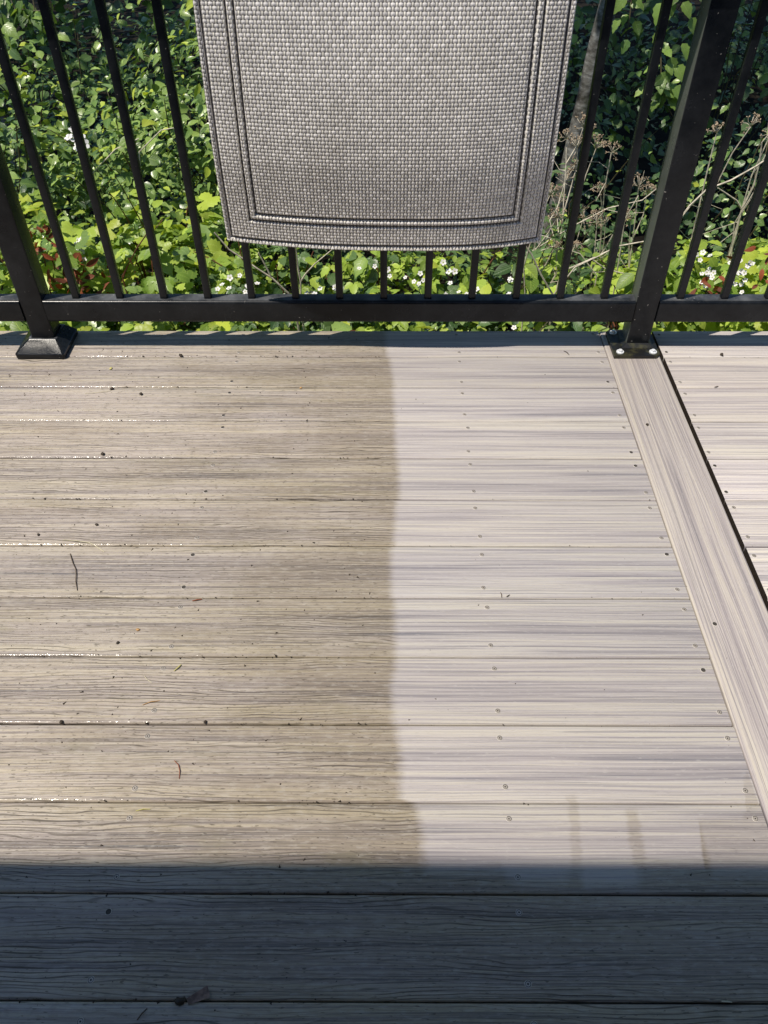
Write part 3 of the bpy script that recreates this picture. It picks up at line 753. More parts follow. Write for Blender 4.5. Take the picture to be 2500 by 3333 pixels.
# front row, just beyond the deck edge
bush('bramble_bush', 'large leaved bramble with rust red dead leaves outside the left post', 'bush', B, -1.30, 2.42, -0.42, (0.42, 0.36, 0.42), ['lobed', 'bramble', 'leaflet'], ['bramble', 'bramble', 'glossy'], 1250, 0.076, 11, 290, 18, MAT_CANE, lime=0.12,
     extra=both(dead([(-1.252,2.36,-0.02),(-1.21,2.36,-0.02),(-1.235,2.36,-0.07),(-1.133,2.34,-0.127),(-1.169,2.34,-0.176),(-1.142,2.34,-0.201),(-1.10,2.34,-0.139),(-1.241,2.34,-0.188)]), fl([(-1.49,2.6,0.05),(-1.103,2.36,-0.06)], n=(3,5))))
bush('bramble_bush', 'bright lobed leaf bramble between the left post and the mat', 'bush', B, -0.86, 2.50, -0.46, (0.40, 0.36, 0.42), ['lobed', 'bramble', 'bramble5', 'leaflet'], ['bramble', 'bramble', 'glossy'], 1300, 0.072, 12, 290, 18, MAT_CANE, lime=0.10,
     extra=both(dead([(-1.05,2.36,-0.164),(-1.03,2.36,-0.19)], 5), fl([(-1.12,2.42,-0.1),(-1.10,2.42,-0.05)], n=(2,4))))
bush('bramble_bush', 'white flowered bramble under the left half of the mat', 'bush', B, -0.40, 2.46, -0.50, (0.36, 0.32, 0.38), ['bramble', 'bramble5', 'leaflet'], ['bramble', 'ivy'], 1250, 0.060, 13, 260, 15, MAT_CANE, lime=0.10,
     extra=fl([(-0.571,2.22,-0.14),(-0.608,2.22,-0.165),(-0.514,2.22,-0.115),(-0.51,2.22,-0.14),(-0.471,2.22,-0.14),(-0.471,2.22,-0.165),(-0.267,2.22,-0.15),(-0.232,2.22,-0.165),(-0.204,2.22,-0.175)], n=(2,4), size=0.016))
bush('bramble_bush', 'light green bramble with white blossom under the centre of the mat', 'bush', B, 0.08, 2.50, -0.50, (0.36, 0.34, 0.40), ['bramble', 'bramble5', 'leaflet'], ['bramble', 'bramble', 'ivy'], 1250, 0.058, 14, 260, 15, MAT_CANE, lime=0.06,
     extra=fl([(-0.123,2.22,-0.19),(-0.077,2.22,-0.06),(0.004,2.24,-0.075),(0.075,2.24,-0.09),(0.106,2.24,-0.09),(0.118,2.24,-0.12),(0.198,2.24,-0.08),(0.226,2.24,-0.10),(0.218,2.24,-0.17),(0.26,2.24,-0.18)], n=(1,3), size=0.016))
bush('bramble_bush', 'sparse green bramble between the mat and the right post', 'bush', B, 0.52, 2.56, -0.58, (0.36, 0.34, 0.38), ['bramble', 'leaflet', 'round'], ['bramble', 'ivy'], 1000, 0.056, 15, 240, 8, MAT_STEM, lime=0.08,
     extra=fl([(0.287,2.24,-0.17),(0.42,2.24,-0.14),(0.472,2.12,-0.22)], n=(1,3), size=0.015))
bush('bramble_bush', 'yellow green bramble with white blossom just right of the right post', 'bush', B, 1.08, 2.48, -0.50, (0.36, 0.32, 0.40), ['bramble', 'leaflet', 'ovate'], ['bramble'], 1150, 0.062, 16, 260, 15, MAT_CANE, lime=0.14,
     extra=both(dead([(1.169,2.28,-0.17),(1.17,2.28,-0.19),(1.107,2.28,-0.205)], 6), fl([(1.057,2.26,-0.02),(1.112,2.24,-0.08),(1.099,2.24,-0.106),(1.201,2.24,-0.065),(1.215,2.24,-0.115),(1.228,2.24,-0.08)], n=(4,6), size=0.014)))
bush('bramble_bush', 'broad leaved bramble at the right edge with a few rusty leaves', 'bush', B, 1.55, 2.48, -0.46, (0.38, 0.34, 0.42), ['bramble', 'lobed', 'leaflet'], ['bramble'], 1050, 0.070, 17, 220, 8, MAT_CANE, lime=0.12,
     extra=dead([(1.286,2.28,-0.06),(1.33,2.28,-0.15)], 5))
# low growth in the gap between bottom rail and deck edge
for i_, (xx, lb) in enumerate(((-1.05, 'low leafy plant below the rail beside the left base cover'), (-0.35, 'low leafy plant below the rail left of centre'), (0.30, 'low leafy plant below the rail right of centre'), (0.98, 'low leafy plant below the rail right of the flange plate'))):
    bush('low_plant', lb, 'plant', 'low plants under the bottom rail', xx, 2.06, -0.50, (0.44, 0.16, 0.26), ['bramble', 'leaflet', 'lance'], ['bramble', 'glossy'], 260, 0.075, 31+i_, 140, 6, MAT_STEM, lime=0.2, up=0.8, shoot=3)
# second row
S = 'shrubs behind the brambles'
bush('glossy_shrub', 'dense small leaved glossy shrub behind the left balusters', 'shrub', S, -1.00, 3.15, -0.40, (0.50, 0.42, 0.62), ['ovate', 'round'], ['glossy'], 2900, 0.044, 41, 300, 12, MAT_STEM, lime=0.10)
bush('glossy_shrub', 'glossy shrub with white blossom at the left edge', 'shrub', S, -1.70, 3.10, -0.40, (0.52, 0.42, 0.66), ['ovate', 'leaflet'], ['glossy', 'ivy'], 2300, 0.048, 42, 300, 10, MAT_STEM, lime=0.10, extra=fl([(-1.181,2.86,0.12),(-1.194,2.86,0.14),(-1.16,2.86,0.135)], n=3, size=0.030, spread=0.012))
bush('glossy_shrub', 'tall glossy shrub against the left edge of the mat', 'shrub', S, -0.58, 3.25, -0.18, (0.42, 0.40, 0.80), ['ovate', 'lance'], ['glossy'], 2900, 0.043, 43, 300, 12, MAT_STEM, lime=0.08)
bush('glossy_shrub', 'glossy shrub hidden mostly behind the hanging mat', 'shrub', S, 0.08, 3.3, -0.42, (0.48, 0.40, 0.70), ['ovate', 'round'], ['glossy', 'ivy'], 900, 0.05, 44, 60, 8, MAT_STEM)
bush('ivy_bush', 'dark ivy mound behind the dried flower stalks', 'bush', S, 0.82, 3.35, -0.78, (0.52, 0.42, 0.56), ['round', 'ovate', 'leaflet'], ['ivy'], 1500, 0.034, 45, 290, 8, MAT_STEM)
bush('ivy_bush', 'dark ivy mound behind the right hand balusters', 'bush', S, 1.60, 3.25, -0.62, (0.50, 0.42, 0.66), ['round', 'leaflet', 'ovate'], ['ivy', 'ivy', 'glossy'], 1500, 0.038, 46, 290, 8, MAT_STEM, lime=0.02)
bush('glossy_shrub', 'lit shrub beneath the hanging toothed leaves at the upper left', 'shrub', S, -1.75, 3.85, -0.48, (0.55, 0.40, 0.66), ['ovate', 'leaflet'], ['glossy', 'alder'], 1700, 0.05, 47, 260, 10, MAT_STEM, lime=0.08)
bush('glossy_shrub', 'lit shrub high behind the third and fourth balusters', 'shrub', S, -0.90, 3.95, -0.36, (0.50, 0.36, 0.68), ['ovate', 'lance'], ['glossy'], 1600, 0.046, 48, 260, 10, MAT_STEM, lime=0.08)
# third row and backdrop, in the trees' shade
T3 = 'shaded shrubs under the trees'
for i_, (xx, yy, zc, rd, lb, nn) in enumerate(((-2.0, 4.5, -0.35, (0.75, 0.5, 0.85), 'shaded shrub in the upper left corner', 1100), (-0.95, 4.6, -0.35, (0.7, 0.5, 0.80), 'shaded shrub behind the glossy shrubs', 1100),
        (0.05, 4.7, -0.3, (0.6, 0.5, 0.8), 'shaded shrub behind the mat', 500), (0.95, 4.9, -0.55, (0.7, 0.5, 0.8), 'shaded shrub behind the leaning trunk', 1100), (1.95, 4.6, -0.45, (0.75, 0.5, 0.85), 'shaded shrub in the upper right corner', 1100),
        (-2.4, 6.4, -0.4, (1.1, 0.6, 1.1), 'deep shade shrub at the far left', 700), (-0.3, 6.6, -0.4, (1.2, 0.6, 1.1), 'deep shade shrub at the far centre', 600), (1.9, 6.5, -0.4, (1.2, 0.6, 1.1), 'deep shade shrub at the far right', 700))):
    bush('shade_shrub', lb, 'shrub', T3, xx, yy, zc, rd, ['ovate', 'leaflet'], ['glossy', 'ivy'], nn, 0.062 if yy < 6 else 0.10, 51+i_, 120 if yy < 6 else 40, 8, MAT_STEM)

def ground_cover():
    rg = random.Random(5); VV = []; FF = []; UU = []; TT = []; b = 0
    for k in range(9000):
        x_ = rg.uniform(-4, 4); y_ = 1.9+8*rg.random()**1.3
        z_ = -0.97+0.10*mnoise.noise(Vector((x_*0.7, y_*0.7, 0)))-0.25*max(0, min(1, (y_-3)/8))+rg.random()*0.16
        v, f, u = LEAF['ovate' if k % 2 else 'round']
        fr = np.array(frame(Vector((0, -0.2, 1))+rv(rg, 0.4), rv(rg))); VV.append((v*rg.uniform(0.04, 0.09)) @ fr.T+np.array((x_, y_, z_))); FF.append(f+b); b += len(v); UU.append(u); TT.append(np.full(len(v), rg.random()))
    me = np_mesh('ground_cover', np.vstack(VV), np.vstack(FF), LM['ivy'], {'luv': ('FLOAT_VECTOR', np.vstack(UU)), 'tint': ('FLOAT', np.concatenate(TT))})
    tag(link('ground_cover', me), 'low dark ivy covering the ground under the shrubs', 'ground cover', kind='stuff')
ground_cover()
def undergrowth():
    rg = random.Random(6); VV = []; FF = []; UU = []; TT = []; b = 0
    for k in range(9000):
        x_ = rg.uniform(-9, 9); y_ = rg.uniform(7.6, 13)
        top = 0.6+0.9*mnoise.noise(Vector((x_*0.6, y_*0.5, 3.0)))+0.10*(y_-7.6)
        z_ = -1.1+(top+1.1)*rg.random()**0.5
        v, f, u = LEAF['ovate']
        fr = np.array(frame(Vector((-0.2, -0.4, 0.8))+rv(rg, 0.5), rv(rg))); VV.append((v*rg.uniform(0.10, 0.20)) @ fr.T+np.array((x_, y_, z_))); FF.append(f+b); b += len(v); UU.append(u); TT.append(np.full(len(v), rg.random()))
    me = np_mesh('woodland_undergrowth', np.vstack(VV), np.vstack(FF), LM['ivy'], {'luv': ('FLOAT_VECTOR', np.vstack(UU)), 'tint': ('FLOAT', np.concatenate(TT))})
    tag(link('woodland_undergrowth', me), 'dark mass of undergrowth behind the trees', 'undergrowth', kind='stuff')
undergrowth()

# ------------------------------------------------------------------ trees
def tree(label, pts, rads, crown_c, crown_r, n, seed, sprays, dens_gap=-0.2):
    rg = random.Random(seed); base = Vector(pts[0]); root = empty('alder_tree', base); tag(root, label, 'tree', 'alder trees over the brambles')
    m = MB(); m.tube([Vector(p)-base for p in pts], rads, 12); m.obj('trunk', MAT_BARK, root)
    cc = Vector(crown_c); top = Vector(pts[-1]); m = MB()
    for i_ in range(12):
        d = rv(rg).normalized(); tip = cc+Vector((d.x*crown_r[0], d.y*crown_r[1], d.z*crown_r[2]))*0.8
        st = Vector(pts[rg.choice((-1, -2))]); md = st.lerp(tip, 0.5)+rv(rg, 0.15)
        m.tube([st-base, md-base, tip-base], [0.03, 0.018, 0.006], 6)
    m.obj('limb', MAT_BARK, root)
    F = Foliage()
    for i_ in range(n):
        d = rv(rg).normalized(); k = rg.random()**0.4
        rr = 1+0.35*mnoise.noise(d*2.3+Vector((seed, 0, 0)))
        p = cc+Vector((d.x*crown_r[0], d.y*crown_r[1], d.z*crown_r[2]))*(k*rr)
        if mnoise.noise(p*1.7+Vector((seed*2.0, 0, 0))) < dens_gap-0.25: continue
        F.add(p, Vector((0, 0, 0.8))+rv(rg, 0.5), rv(rg)+Vector((0, 0, -0.5)), rg.uniform(0.08, 0.13), 'quad', 'alder')
    F.build(root, 0, rg, rest='crown')
    F = Foliage(); m = MB()
    for (sp, lv, sz) in sprays:
        sp = [Vector(q) for q in sp]
        m.tube([q-base for q in sp], [0.0045*(1-0.75*k/len(sp)) for k in range(len(sp))], 5)
        for (p, dx) in lv:
            p = Vector(p)
            F.add(p, Vector((dx*0.5-0.25, -0.75, 0.55))+rv(rg, 0.25), Vector((dx, -0.1, -0.9))+rv(rg, 0.15), sz*rg.uniform(0.85, 1.2), 'alder', 'alder')
        for k in range(len(sp)*5):
            i0 = rg.randrange(len(sp)-1); q = sp[i0].lerp(sp[i0+1], rg.random())
            F.add(q+rv(rg, 0.012), Vector((0, -0.6, 0.7))+rv(rg, 0.4), Vector((rg.choice((-1, 1))*0.7, -0.2, -0.8))+rv(rg, 0.3), sz*rg.uniform(0.6, 1.1), 'alder', 'alder')
    m.obj('twig', MAT_STEM, root)
    F.build(root, 280, rg)
    return root
tree('leaning mottled trunk tree between the mat and the right post', [(0.93,4.3,-1.15),(0.985,4.3,-0.9),(1.031,4.3,-0.577),(1.061,4.3,-0.2),(1.077,4.3,0.066),(1.10,4.3,0.27),(1.16,4.32,0.9),(1.22,4.35,1.9),(1.2,4.4,3.2)], [0.064,0.058,0.053,0.05,0.048,0.047,0.045,0.04,0.03],
     (1.15, 4.55, 4.7), (2.4, 1.7, 2.7), 21000, 71,
     [([(1.06,3.6,1.5),(1.05,3.3,0.95),(1.03,3.12,0.6),(1.02,3.05,0.40),(1.03,3.0,0.31),(1.045,3.0,0.258),(1.075,3.0,0.226)], [((1.0,3.06,0.53),-0.6),((1.07,3.06,0.53),0.7),((1.11,3.06,0.48),0.4),((1.01,3.05,0.44),-0.1),((1.10,3.05,0.40),0.2),((1.14,3.05,0.385),0.5),((1.065,3.03,0.36),0.1),((1.09,3.03,0.33),0.4),((1.09,3.0,0.265),0.5),((1.085,3.0,0.225),0.5)], 0.062),
      ([(0.95,3.7,1.6),(0.92,3.35,1.0),(0.90,3.15,0.62),(0.90,3.1,0.44)], [((0.907,3.1,0.40),-0.3),((0.871,3.1,0.54),-0.5),((0.935,3.1,0.45),0.3),((0.864,3.1,0.47),-0.4)], 0.058),
      ([(1.5,3.9,1.6),(1.52,3.5,0.9),(1.53,3.3,0.5),(1.55,3.25,0.30)], [((1.53,3.25,0.42),-0.4),((1.56,3.25,0.33),0.4)], 0.06)])
tree('left hand tree with toothed leaves hanging at the upper left', [(-2.5,5.2,-1.2),(-2.45,5.2,0.2),(-2.5,5.15,1.6),(-2.45,5.1,3.0)], [0.09,0.08,0.07,0.05], (-2.0, 5.05, 4.7), (2.4, 1.7, 2.7), 21000, 72,
     [([(-1.7,4.0,1.6),(-1.6,3.6,0.9),(-1.52,3.38,0.56),(-1.466,3.3,0.455),(-1.435,3.3,0.456),(-1.407,3.3,0.450),(-1.364,3.3,0.452)], [((-1.455,3.28,0.452),-0.15),((-1.425,3.28,0.452),0.0),((-1.385,3.28,0.448),0.25),((-1.35,3.28,0.445),0.3)], 0.062),
      ([(-1.5,3.9,1.5),(-1.42,3.5,0.8),(-1.40,3.32,0.42),(-1.38,3.3,0.385)], [((-1.387,3.28,0.38),0.25)], 0.050),
      ([(-1.2,4.1,1.6),(-1.08,3.7,1.0),(-1.0,3.55,0.62),(-0.96,3.5,0.36)], [((-0.98,3.5,0.5),-0.2)], 0.055),
      ([(-1.8,3.8,1.6),(-1.6,3.4,0.85),(-1.52,3.22,0.47),(-1.50,3.2,0.42)], [((-1.48,3.18,0.43),0.6),((-1.47,3.18,0.41),0.2)], 0.062)])
tree('slim far tree behind the centre shrubs', [(0.2,7.4,-1.3),(0.25,7.4,1.0),(0.2,7.4,3.5)], [0.09,0.08,0.06], (-0.2, 7.8, 5.0), (3.6, 1.7, 5.0), 16000, 73, [])  # unseen crown enlarged to screen off sky behind the railing
tree('unseen tree added beyond the right end of the railing to block sky', [(4.6,3.8,-1.2),(4.6,3.8,1.5),(4.7,3.8,4.0)], [0.12,0.1,0.07], (4.5, 4.0, 3.6), (1.7, 2.6, 4.4), 12000, 74, [])  # out-of-view tree, put in to hold back skylight from the right
tree('unseen tree added beyond the left end of the railing to block sky', [(-5.2,4.6,-1.2),(-5.2,4.6,1.5),(-5.1,4.6,4.0)], [0.12,0.1,0.07], (-5.1, 4.9, 3.6), (1.7, 2.4, 4.4), 12000, 75, [])  # added out of view on the left to cut side skylight

# ------------------------------------------------------------------ dried umbels, dead branches
def umbel(m, p, axis, r, rg):
    p = Vector(p); ax = Vector(axis).normalized()
    for k in range(rg.randint(10, 14)):
        d = (ax*rg.uniform(0.5, 1.0)+rv(rg, 0.55)).normalized(); tip = p+d*r*rg.uniform(0.7, 1.1)
        m.tube([p, p.lerp(tip, 0.6)+rv(rg, r*0.06), tip], [0.0013, 0.0011, 0.0009], 3, 0)
        for q in range(5):
            t2 = tip+(d*0.5+rv(rg, 0.6)).normalized()*r*0.26
            m.tube([tip, t2], [0.0007, 0.0019], 3, 1)
def umbel_plant(label, stem, branches, seed, rr=0.036):
    rg = random.Random(seed); b = Vector(stem[0]); root = empty('dried_umbel_plant', b); tag(root, label, 'dried plant', 'dried umbel stalks')
    m = MB(); pts = [Vector(q)-b for q in stem]; m.tube(pts, [0.0037*(1-0.6*k/len(pts)) for k in range(len(pts))], 5)
    for br in branches:
        m.tube([Vector(q)-b for q in br], [0.0028, 0.0022, 0.0015][:len(br)] if len(br) <= 3 else 0.002, 4)
    for k in range(6):                                   # wiry side twigs
        i_ = rg.randrange(1, len(pts)-1); q0 = pts[i_].lerp(pts[i_+1], rg.random()); d = (rv(rg)+Vector((0, -0.2, 0.5))).normalized()*rg.uniform(0.05, 0.17)
        m.tube([q0, q0+d*0.5+rv(rg, 0.008), q0+d], [0.0016, 0.0012, 0.0007], 3)
    m.obj('stem', MAT_STRAW, root)
    for ch_ in [stem]+list(branches):
        mm = MB(); p = Vector(ch_[-1])-b; umbel(mm, p, Vector(ch_[-1])-Vector(ch_[-2]), rr*rg.uniform(0.8, 1.25), rg); mm.obj('umbel', [MAT_STRAW, MAT_UMBEL], root, sharp=None)
U = [(0.647,2.7,0.182),(0.692,2.7,0.149),(0.76,2.7,0.149),(0.819,2.7,0.134),(0.699,2.7,0.07),(0.667,2.7,0.032),(0.806,2.7,-0.01),(0.661,2.7,-0.049),(0.76,2.7,-0.116),(0.85,2.7,-0.137),(0.946,2.7,0.009),(0.984,2.7,-0.016),(0.946,2.7,-0.123),(0.701,2.7,0.223)]
umbel_plant('dried umbel stalk standing closest to the mat edge', [(0.60,2.55,-1.0),(0.638,2.6,-0.374),(0.667,2.6,-0.296),(0.652,2.6,-0.189),(0.665,2.62,-0.11),(0.66,2.64,-0.028),(0.655,2.68,0.10),U[0]],
            [[(0.66,2.62,-0.07),(0.68,2.66,0.0),U[4]],[(0.655,2.6,-0.15),(0.64,2.65,-0.06),U[5]],[(0.655,2.6,-0.2),(0.62,2.65,-0.1),U[7]],[(0.655,2.68,0.1),(0.69,2.69,0.17),U[13]]], 81)
umbel_plant('dried umbel stalk in front of the leaning trunk', [(0.74,2.7,-1.0),(0.735,2.7,-0.45),(0.72,2.7,-0.2),(0.715,2.7,0.0),U[1]], [[(0.72,2.7,-0.1),(0.74,2.7,0.05),U[2]],[(0.73,2.7,-0.3),(0.75,2.7,-0.2),U[8]]], 82)
umbel_plant('tallest dried umbel stalk between the two balusters', [(0.90,2.75,-1.0),(0.88,2.74,-0.4),(0.84,2.72,-0.15),(0.82,2.7,0.0),U[3]], [[(0.85,2.72,-0.2),(0.83,2.7,-0.1),U[6]],[(0.87,2.74,-0.35),(0.86,2.7,-0.22),U[9]]], 83)
umbel_plant('dried umbel stalk beside the right post', [(1.02,2.7,-1.0),(0.99,2.7,-0.4),(0.96,2.7,-0.1),U[10]], [[(0.97,2.7,-0.2),(0.99,2.7,-0.1),U[11]],[(0.985,2.7,-0.35),(0.96,2.7,-0.22),U[12]]], 84)
umbel_plant('pale dried umbel stalk right of the right post', [(1.20,2.6,-1.0),(1.17,2.6,-0.3),(1.15,2.6,0.1),(1.145,2.6,0.238)], [[(1.165,2.6,-0.1),(1.22,2.6,0.17),(1.257,2.6,0.26)]], 85)
umbel_plant('dried umbel stalk leaning left against the mat corner', [(0.58,2.5,-1.0),(0.56,2.5,-0.45),(0.545,2.5,-0.2),(0.55,2.5,-0.03),(0.575,2.5,0.06)], [[(0.55,2.5,-0.15),(0.59,2.5,-0.08),(0.615,2.5,-0.02)],[(0.555,2.5,-0.3),(0.60,2.5,-0.2),(0.62,2.5,-0.14)]], 86, 0.03)
umbel_plant('short dried umbel stalk low between the balusters by the right post', [(0.82,2.55,-1.0),(0.80,2.55,-0.45),(0.79,2.55,-0.2),(0.775,2.55,-0.06)], [[(0.79,2.55,-0.25),(0.83,2.55,-0.15),(0.86,2.55,-0.06)],[(0.795,2.55,-0.35),(0.74,2.55,-0.25),(0.715,2.55,-0.17)]], 87, 0.032)
umbel_plant('dried umbel stalk at the far right beyond the last full baluster', [(1.36,2.7,-1.0),(1.37,2.7,-0.3),(1.36,2.7,0.05),(1.38,2.7,0.2)], [[(1.365,2.7,-0.1),(1.41,2.7,0.05),(1.43,2.7,0.12)]], 88, 0.032)
def dead_branch(label, lines, r=0.004, mat=None):
    b = Vector(lines[0][0]); root = empty('dead_branch', b); tag(root, label, 'branch', 'bare dead branches')
    for k, ln in enumerate(lines):
        m = MB(); pts = [Vector(q)-b for q in ln]; m.tube(pts, [r*(1 if k == 0 else 0.75)*(1-0.5*i_/len(pts)) for i_ in range(len(pts))], 6)
        m.obj('limb' if k == 0 else 'side_twig', mat or MAT_STRAW, root)
dead_branch('pale forked dead branch below the left corner of the mat', [[(-0.30,2.17,-0.55),(-0.32,2.15,-0.20),(-0.34,2.15,-0.126),(-0.391,2.15,-0.069),(-0.437,2.15,-0.035),(-0.479,2.15,0.0),(-0.521,2.15,0.032),(-0.56,2.15,0.09)],[(-0.393,2.15,-0.065),(-0.411,2.15,-0.015),(-0.426,2.15,0.021)]])
dead_branch('upright pale stem forking below the mat', [[(-0.30,2.2,-0.9),(-0.304,2.2,-0.158),(-0.30,2.2,-0.11),(-0.306,2.2,-0.058),(-0.308,2.2,0.015),(-0.315,2.22,0.12)],[(-0.30,2.2,-0.11),(-0.279,2.2,-0.079),(-0.247,2.2,-0.045),(-0.183,2.2,0.009),(-0.14,2.2,0.05)]])
dead_branch('curved grey twig at the right edge', [[(1.34,2.6,-0.9),(1.327,2.6,-0.13),(1.318,2.6,-0.035),(1.334,2.6,0.058),(1.329,2.6,0.129),(1.313,2.6,0.204),(1.34,2.6,0.26)],[(1.318,2.6,-0.035),(1.289,2.6,-0.001),(1.205,2.6,0.046)]], 0.0045)
dead_branch('slanting pale branch behind the baluster right of the right post', [[(1.02,2.5,-0.6),(1.05,2.5,-0.05),(1.081,2.5,0.021),(1.127,2.5,0.082),(1.202,2.5,0.114),(1.274,2.5,0.163),(1.33,2.5,0.21)]], 0.005)
dead_branch('crossing pale dead branch right of the mat', [[(0.62,2.3,-0.75),(0.60,2.3,-0.22),(0.545,2.3,-0.14),(0.50,2.3,-0.06),(0.46,2.3,-0.01)],[(0.60,2.3,-0.22),(0.66,2.3,-0.11),(0.75,2.3,-0.06)]], 0.0042)
dead_branch('long pale dead branch between the balusters beside the right post', [[(0.56,2.4,-0.8),(0.64,2.4,-0.18),(0.74,2.4,-0.13),(0.83,2.4,-0.08),(0.93,2.4,-0.06)],[(0.74,2.4,-0.13),(0.80,2.4,-0.17),(0.88,2.4,-0.19)]], 0.0042)

for k_, (lb, ln) in enumerate((
    ('thin pale twig leaning over the mat corner at right', [(0.50,2.25,-0.7),(0.49,2.25,-0.2),(0.47,2.25,-0.08),(0.49,2.25,0.06)]),
    ('pale twig arching left across the right baluster gap', [(0.82,2.5,-0.8),(0.80,2.5,-0.25),(0.72,2.5,-0.16),(0.62,2.5,-0.13),(0.54,2.5,-0.16)]),
    ('short pale twig rising beside the right post', [(0.90,2.5,-0.7),(0.87,2.5,-0.15),(0.86,2.5,-0.03),(0.89,2.5,0.06)]),
    ('long pale twig slanting behind the two balusters left of the right post', [(0.56,2.6,-0.2),(0.70,2.6,-0.10),(0.82,2.6,-0.03),(0.94,2.6,0.0),(1.0,2.6,0.06)]),
    ('thin reddish cane rising through the left brambles', [(-0.92,2.25,-0.6),(-0.93,2.25,-0.12),(-0.86,2.25,-0.02),(-0.80,2.25,0.05)]),
    ('slim bare stem among the left hand glossy leaves', [(-1.2,2.85,-0.6),(-1.16,2.85,0.0),(-1.05,2.85,0.09),(-0.95,2.85,0.13)]),
    ('bare pale twig high against the left glossy shrub', [(-1.02,2.85,-0.3),(-0.96,2.85,0.08),(-0.86,2.85,0.16),(-0.80,2.85,0.17)]),
    ('thin pale twig at the far right between the last balusters', [(1.30,2.45,-0.7),(1.28,2.45,-0.2),(1.24,2.45,-0.02),(1.28,2.45,0.12)]))):
    dead_branch(lb, [ln], 0.003, MAT_CANE if 'reddish' in lb else None)

# ------------------------------------------------------------------ litter on the boards
MAT_TWIG = simple('dark_twig', (0.085, 0.06, 0.04), 0.8, 0.2, 0, 0.3, 300)
MAT_PALE = simple('pale_straw_bit', (0.62, 0.57, 0.40), 0.6)
MAT_YEL = simple('yellow_needle', (0.52, 0.47, 0.17), 0.55)
MAT_RED = simple('red_brown_needle', (0.26, 0.09, 0.045), 0.6)
MAT_TAN = simple('tan_scale', (0.48, 0.28, 0.11), 0.6)
MAT_BUD = simple('dark_bud', (0.04, 0.028, 0.018), 0.6, 0.4, 0, 0.4, 400)
MAT_DEADLEAF = simple('brown_dead_leaf', (0.22, 0.15, 0.12), 0.7, 0.3, 0, 0.35, 120)
def strand(name, label, cat, pts, r, mat, group=None, lift=0.0016):
    b = Vector((pts[0][0], pts[0][1], 0)); m = MB()
    P_ = [Vector((p[0], p[1], r+lift*0.3+(lift if 0 < k < len(pts)-1 else 0)))-b for k, p in enumerate(pts)]
    m.tube(P_, [r*(0.75 if k in (0, len(pts)-1) else 1) for k in range(len(pts))], 6)
    tag(m.obj(name, mat, None, b), label, cat, group)
strand('twig', 'short dark curved twig lying on the wet boards at left', 'twig', [(-0.6776,.836),(-.6685,.818),(-.6627,.8066),(-.652,.79),(-.6477,.7766),(-.643,.757),(-.6341,.7346)], 0.0009, MAT_TWIG)
strand('straw', 'thin pale straw bent across the boards above the dark twig', 'straw', [(-.7047,.876),(-.675,.872),(-.6457,.8669),(-.626,.855),(-.6063,.841)], 0.0008, MAT_PALE)
strand('pine_needle', 'thick yellow needle beside a screw on the wet boards', 'needle', [(-.3882,.5545),(-.392,.548),(-.3987,.5406)], 0.0013, MAT_YEL)
strand('pine_needle', 'fine pale needle with a bead at its end', 'needle', [(-.4523,.5293),(-.445,.521),(-.4354,.5152)], 0.0006, MAT_PALE)
strand('pine_needle', 'orange needle lying nearly along the grain', 'needle', [(-.4424,.468),(-.428,.474),(-.4129,.4771)], 0.0007, MAT_TAN)
strand('pine_needle', 'red brown curved needle on the second lit board', 'needle', [(-.3638,.3598),(-.355,.351),(-.3507,.3404),(-.3494,.3266)], 0.0008, MAT_RED)
strand('pine_needle', 'faint yellow needle on the nearest lit board', 'needle', [(-.4099,.2709),(-.398,.2735),(-.3869,.2739)], 0.0008, MAT_YEL)
strand('pine_needle', 'small red needle near the dark twig', 'needle', [(-.394,.7076),(-.3842,.7096),(-.375,.712)], 0.0012, MAT_RED)
strand('twig', 'slanting dark sliver in the shade at the bottom edge', 'twig', [(-.3419,-.0238),(-.336,-.016),(-.331,-.0099)], 0.0009, MAT_TWIG)
strand('twig', 'dark sliver on the washed border board near the right post', 'twig', [(.4955,1.6075),(.503,1.598),(.5078,1.5871)], 0.0009, MAT_TWIG)
strand('twig', 'left of two tiny dark stubs on a washed seam', 'twig', [(.2309,.7315),(.2322,.726),(.2318,.7185)], 0.0008, MAT_TWIG)
strand('twig', 'right of two tiny dark stubs on a washed seam', 'twig', [(.2417,.7200),(.245,.722),(.2490,.7255)], 0.0008, MAT_TWIG)
strand('twig', 'dark splinter on the boards right of the crosswise board', 'twig', [(.8697,1.4361),(.875,1.437),(.881,1.4400)], 0.0010, MAT_TWIG)
strand('straw', 'white sliver in the seam at the lower right', 'straw', [(.4649,.0015),(.472,.001),(.479,.0005)], 0.0012, MAT_PALE)
strand('straw', 'pale thread on the far wet board right of the base cover', 'straw', [(-.80,1.405),(-.775,1.407),(-.75,1.412),(-.735,1.418)], 0.0006, MAT_PALE)
def lump_mesh(seed, name, mat, flat=0.5):
    rg = random.Random(seed); m = MB(); v = []; n = 8
    for j in range(1, 4):
        for k in range(n):
            th = PI*j/4; ph = 2*PI*k/n; r = 1+rg.uniform(-.3, .3)
            v.append((r*math.sin(th)*math.cos(ph), 0.7*r*math.sin(th)*math.sin(ph), flat*(r*math.cos(th)+0.8)))
    v += [(0, 0, flat*1.7), (0, 0, 0)]
    f = [(j*n+k, j*n+n+k, j*n+n+(k+1) % n, j*n+(k+1) % n) for j in range(2) for k in range(n)]
    f += [(k, (k+1) % n, 3*n) for k in range(n)] + [(2*n+(k+1) % n, 2*n+k, 3*n+1) for k in range(n)]
    m.add(v, f); return m.mesh(name, mat, sharp=None)
ME_BUD = [lump_mesh(s_, 'bud_scale', MAT_BUD) for s_ in (1, 2, 3)]
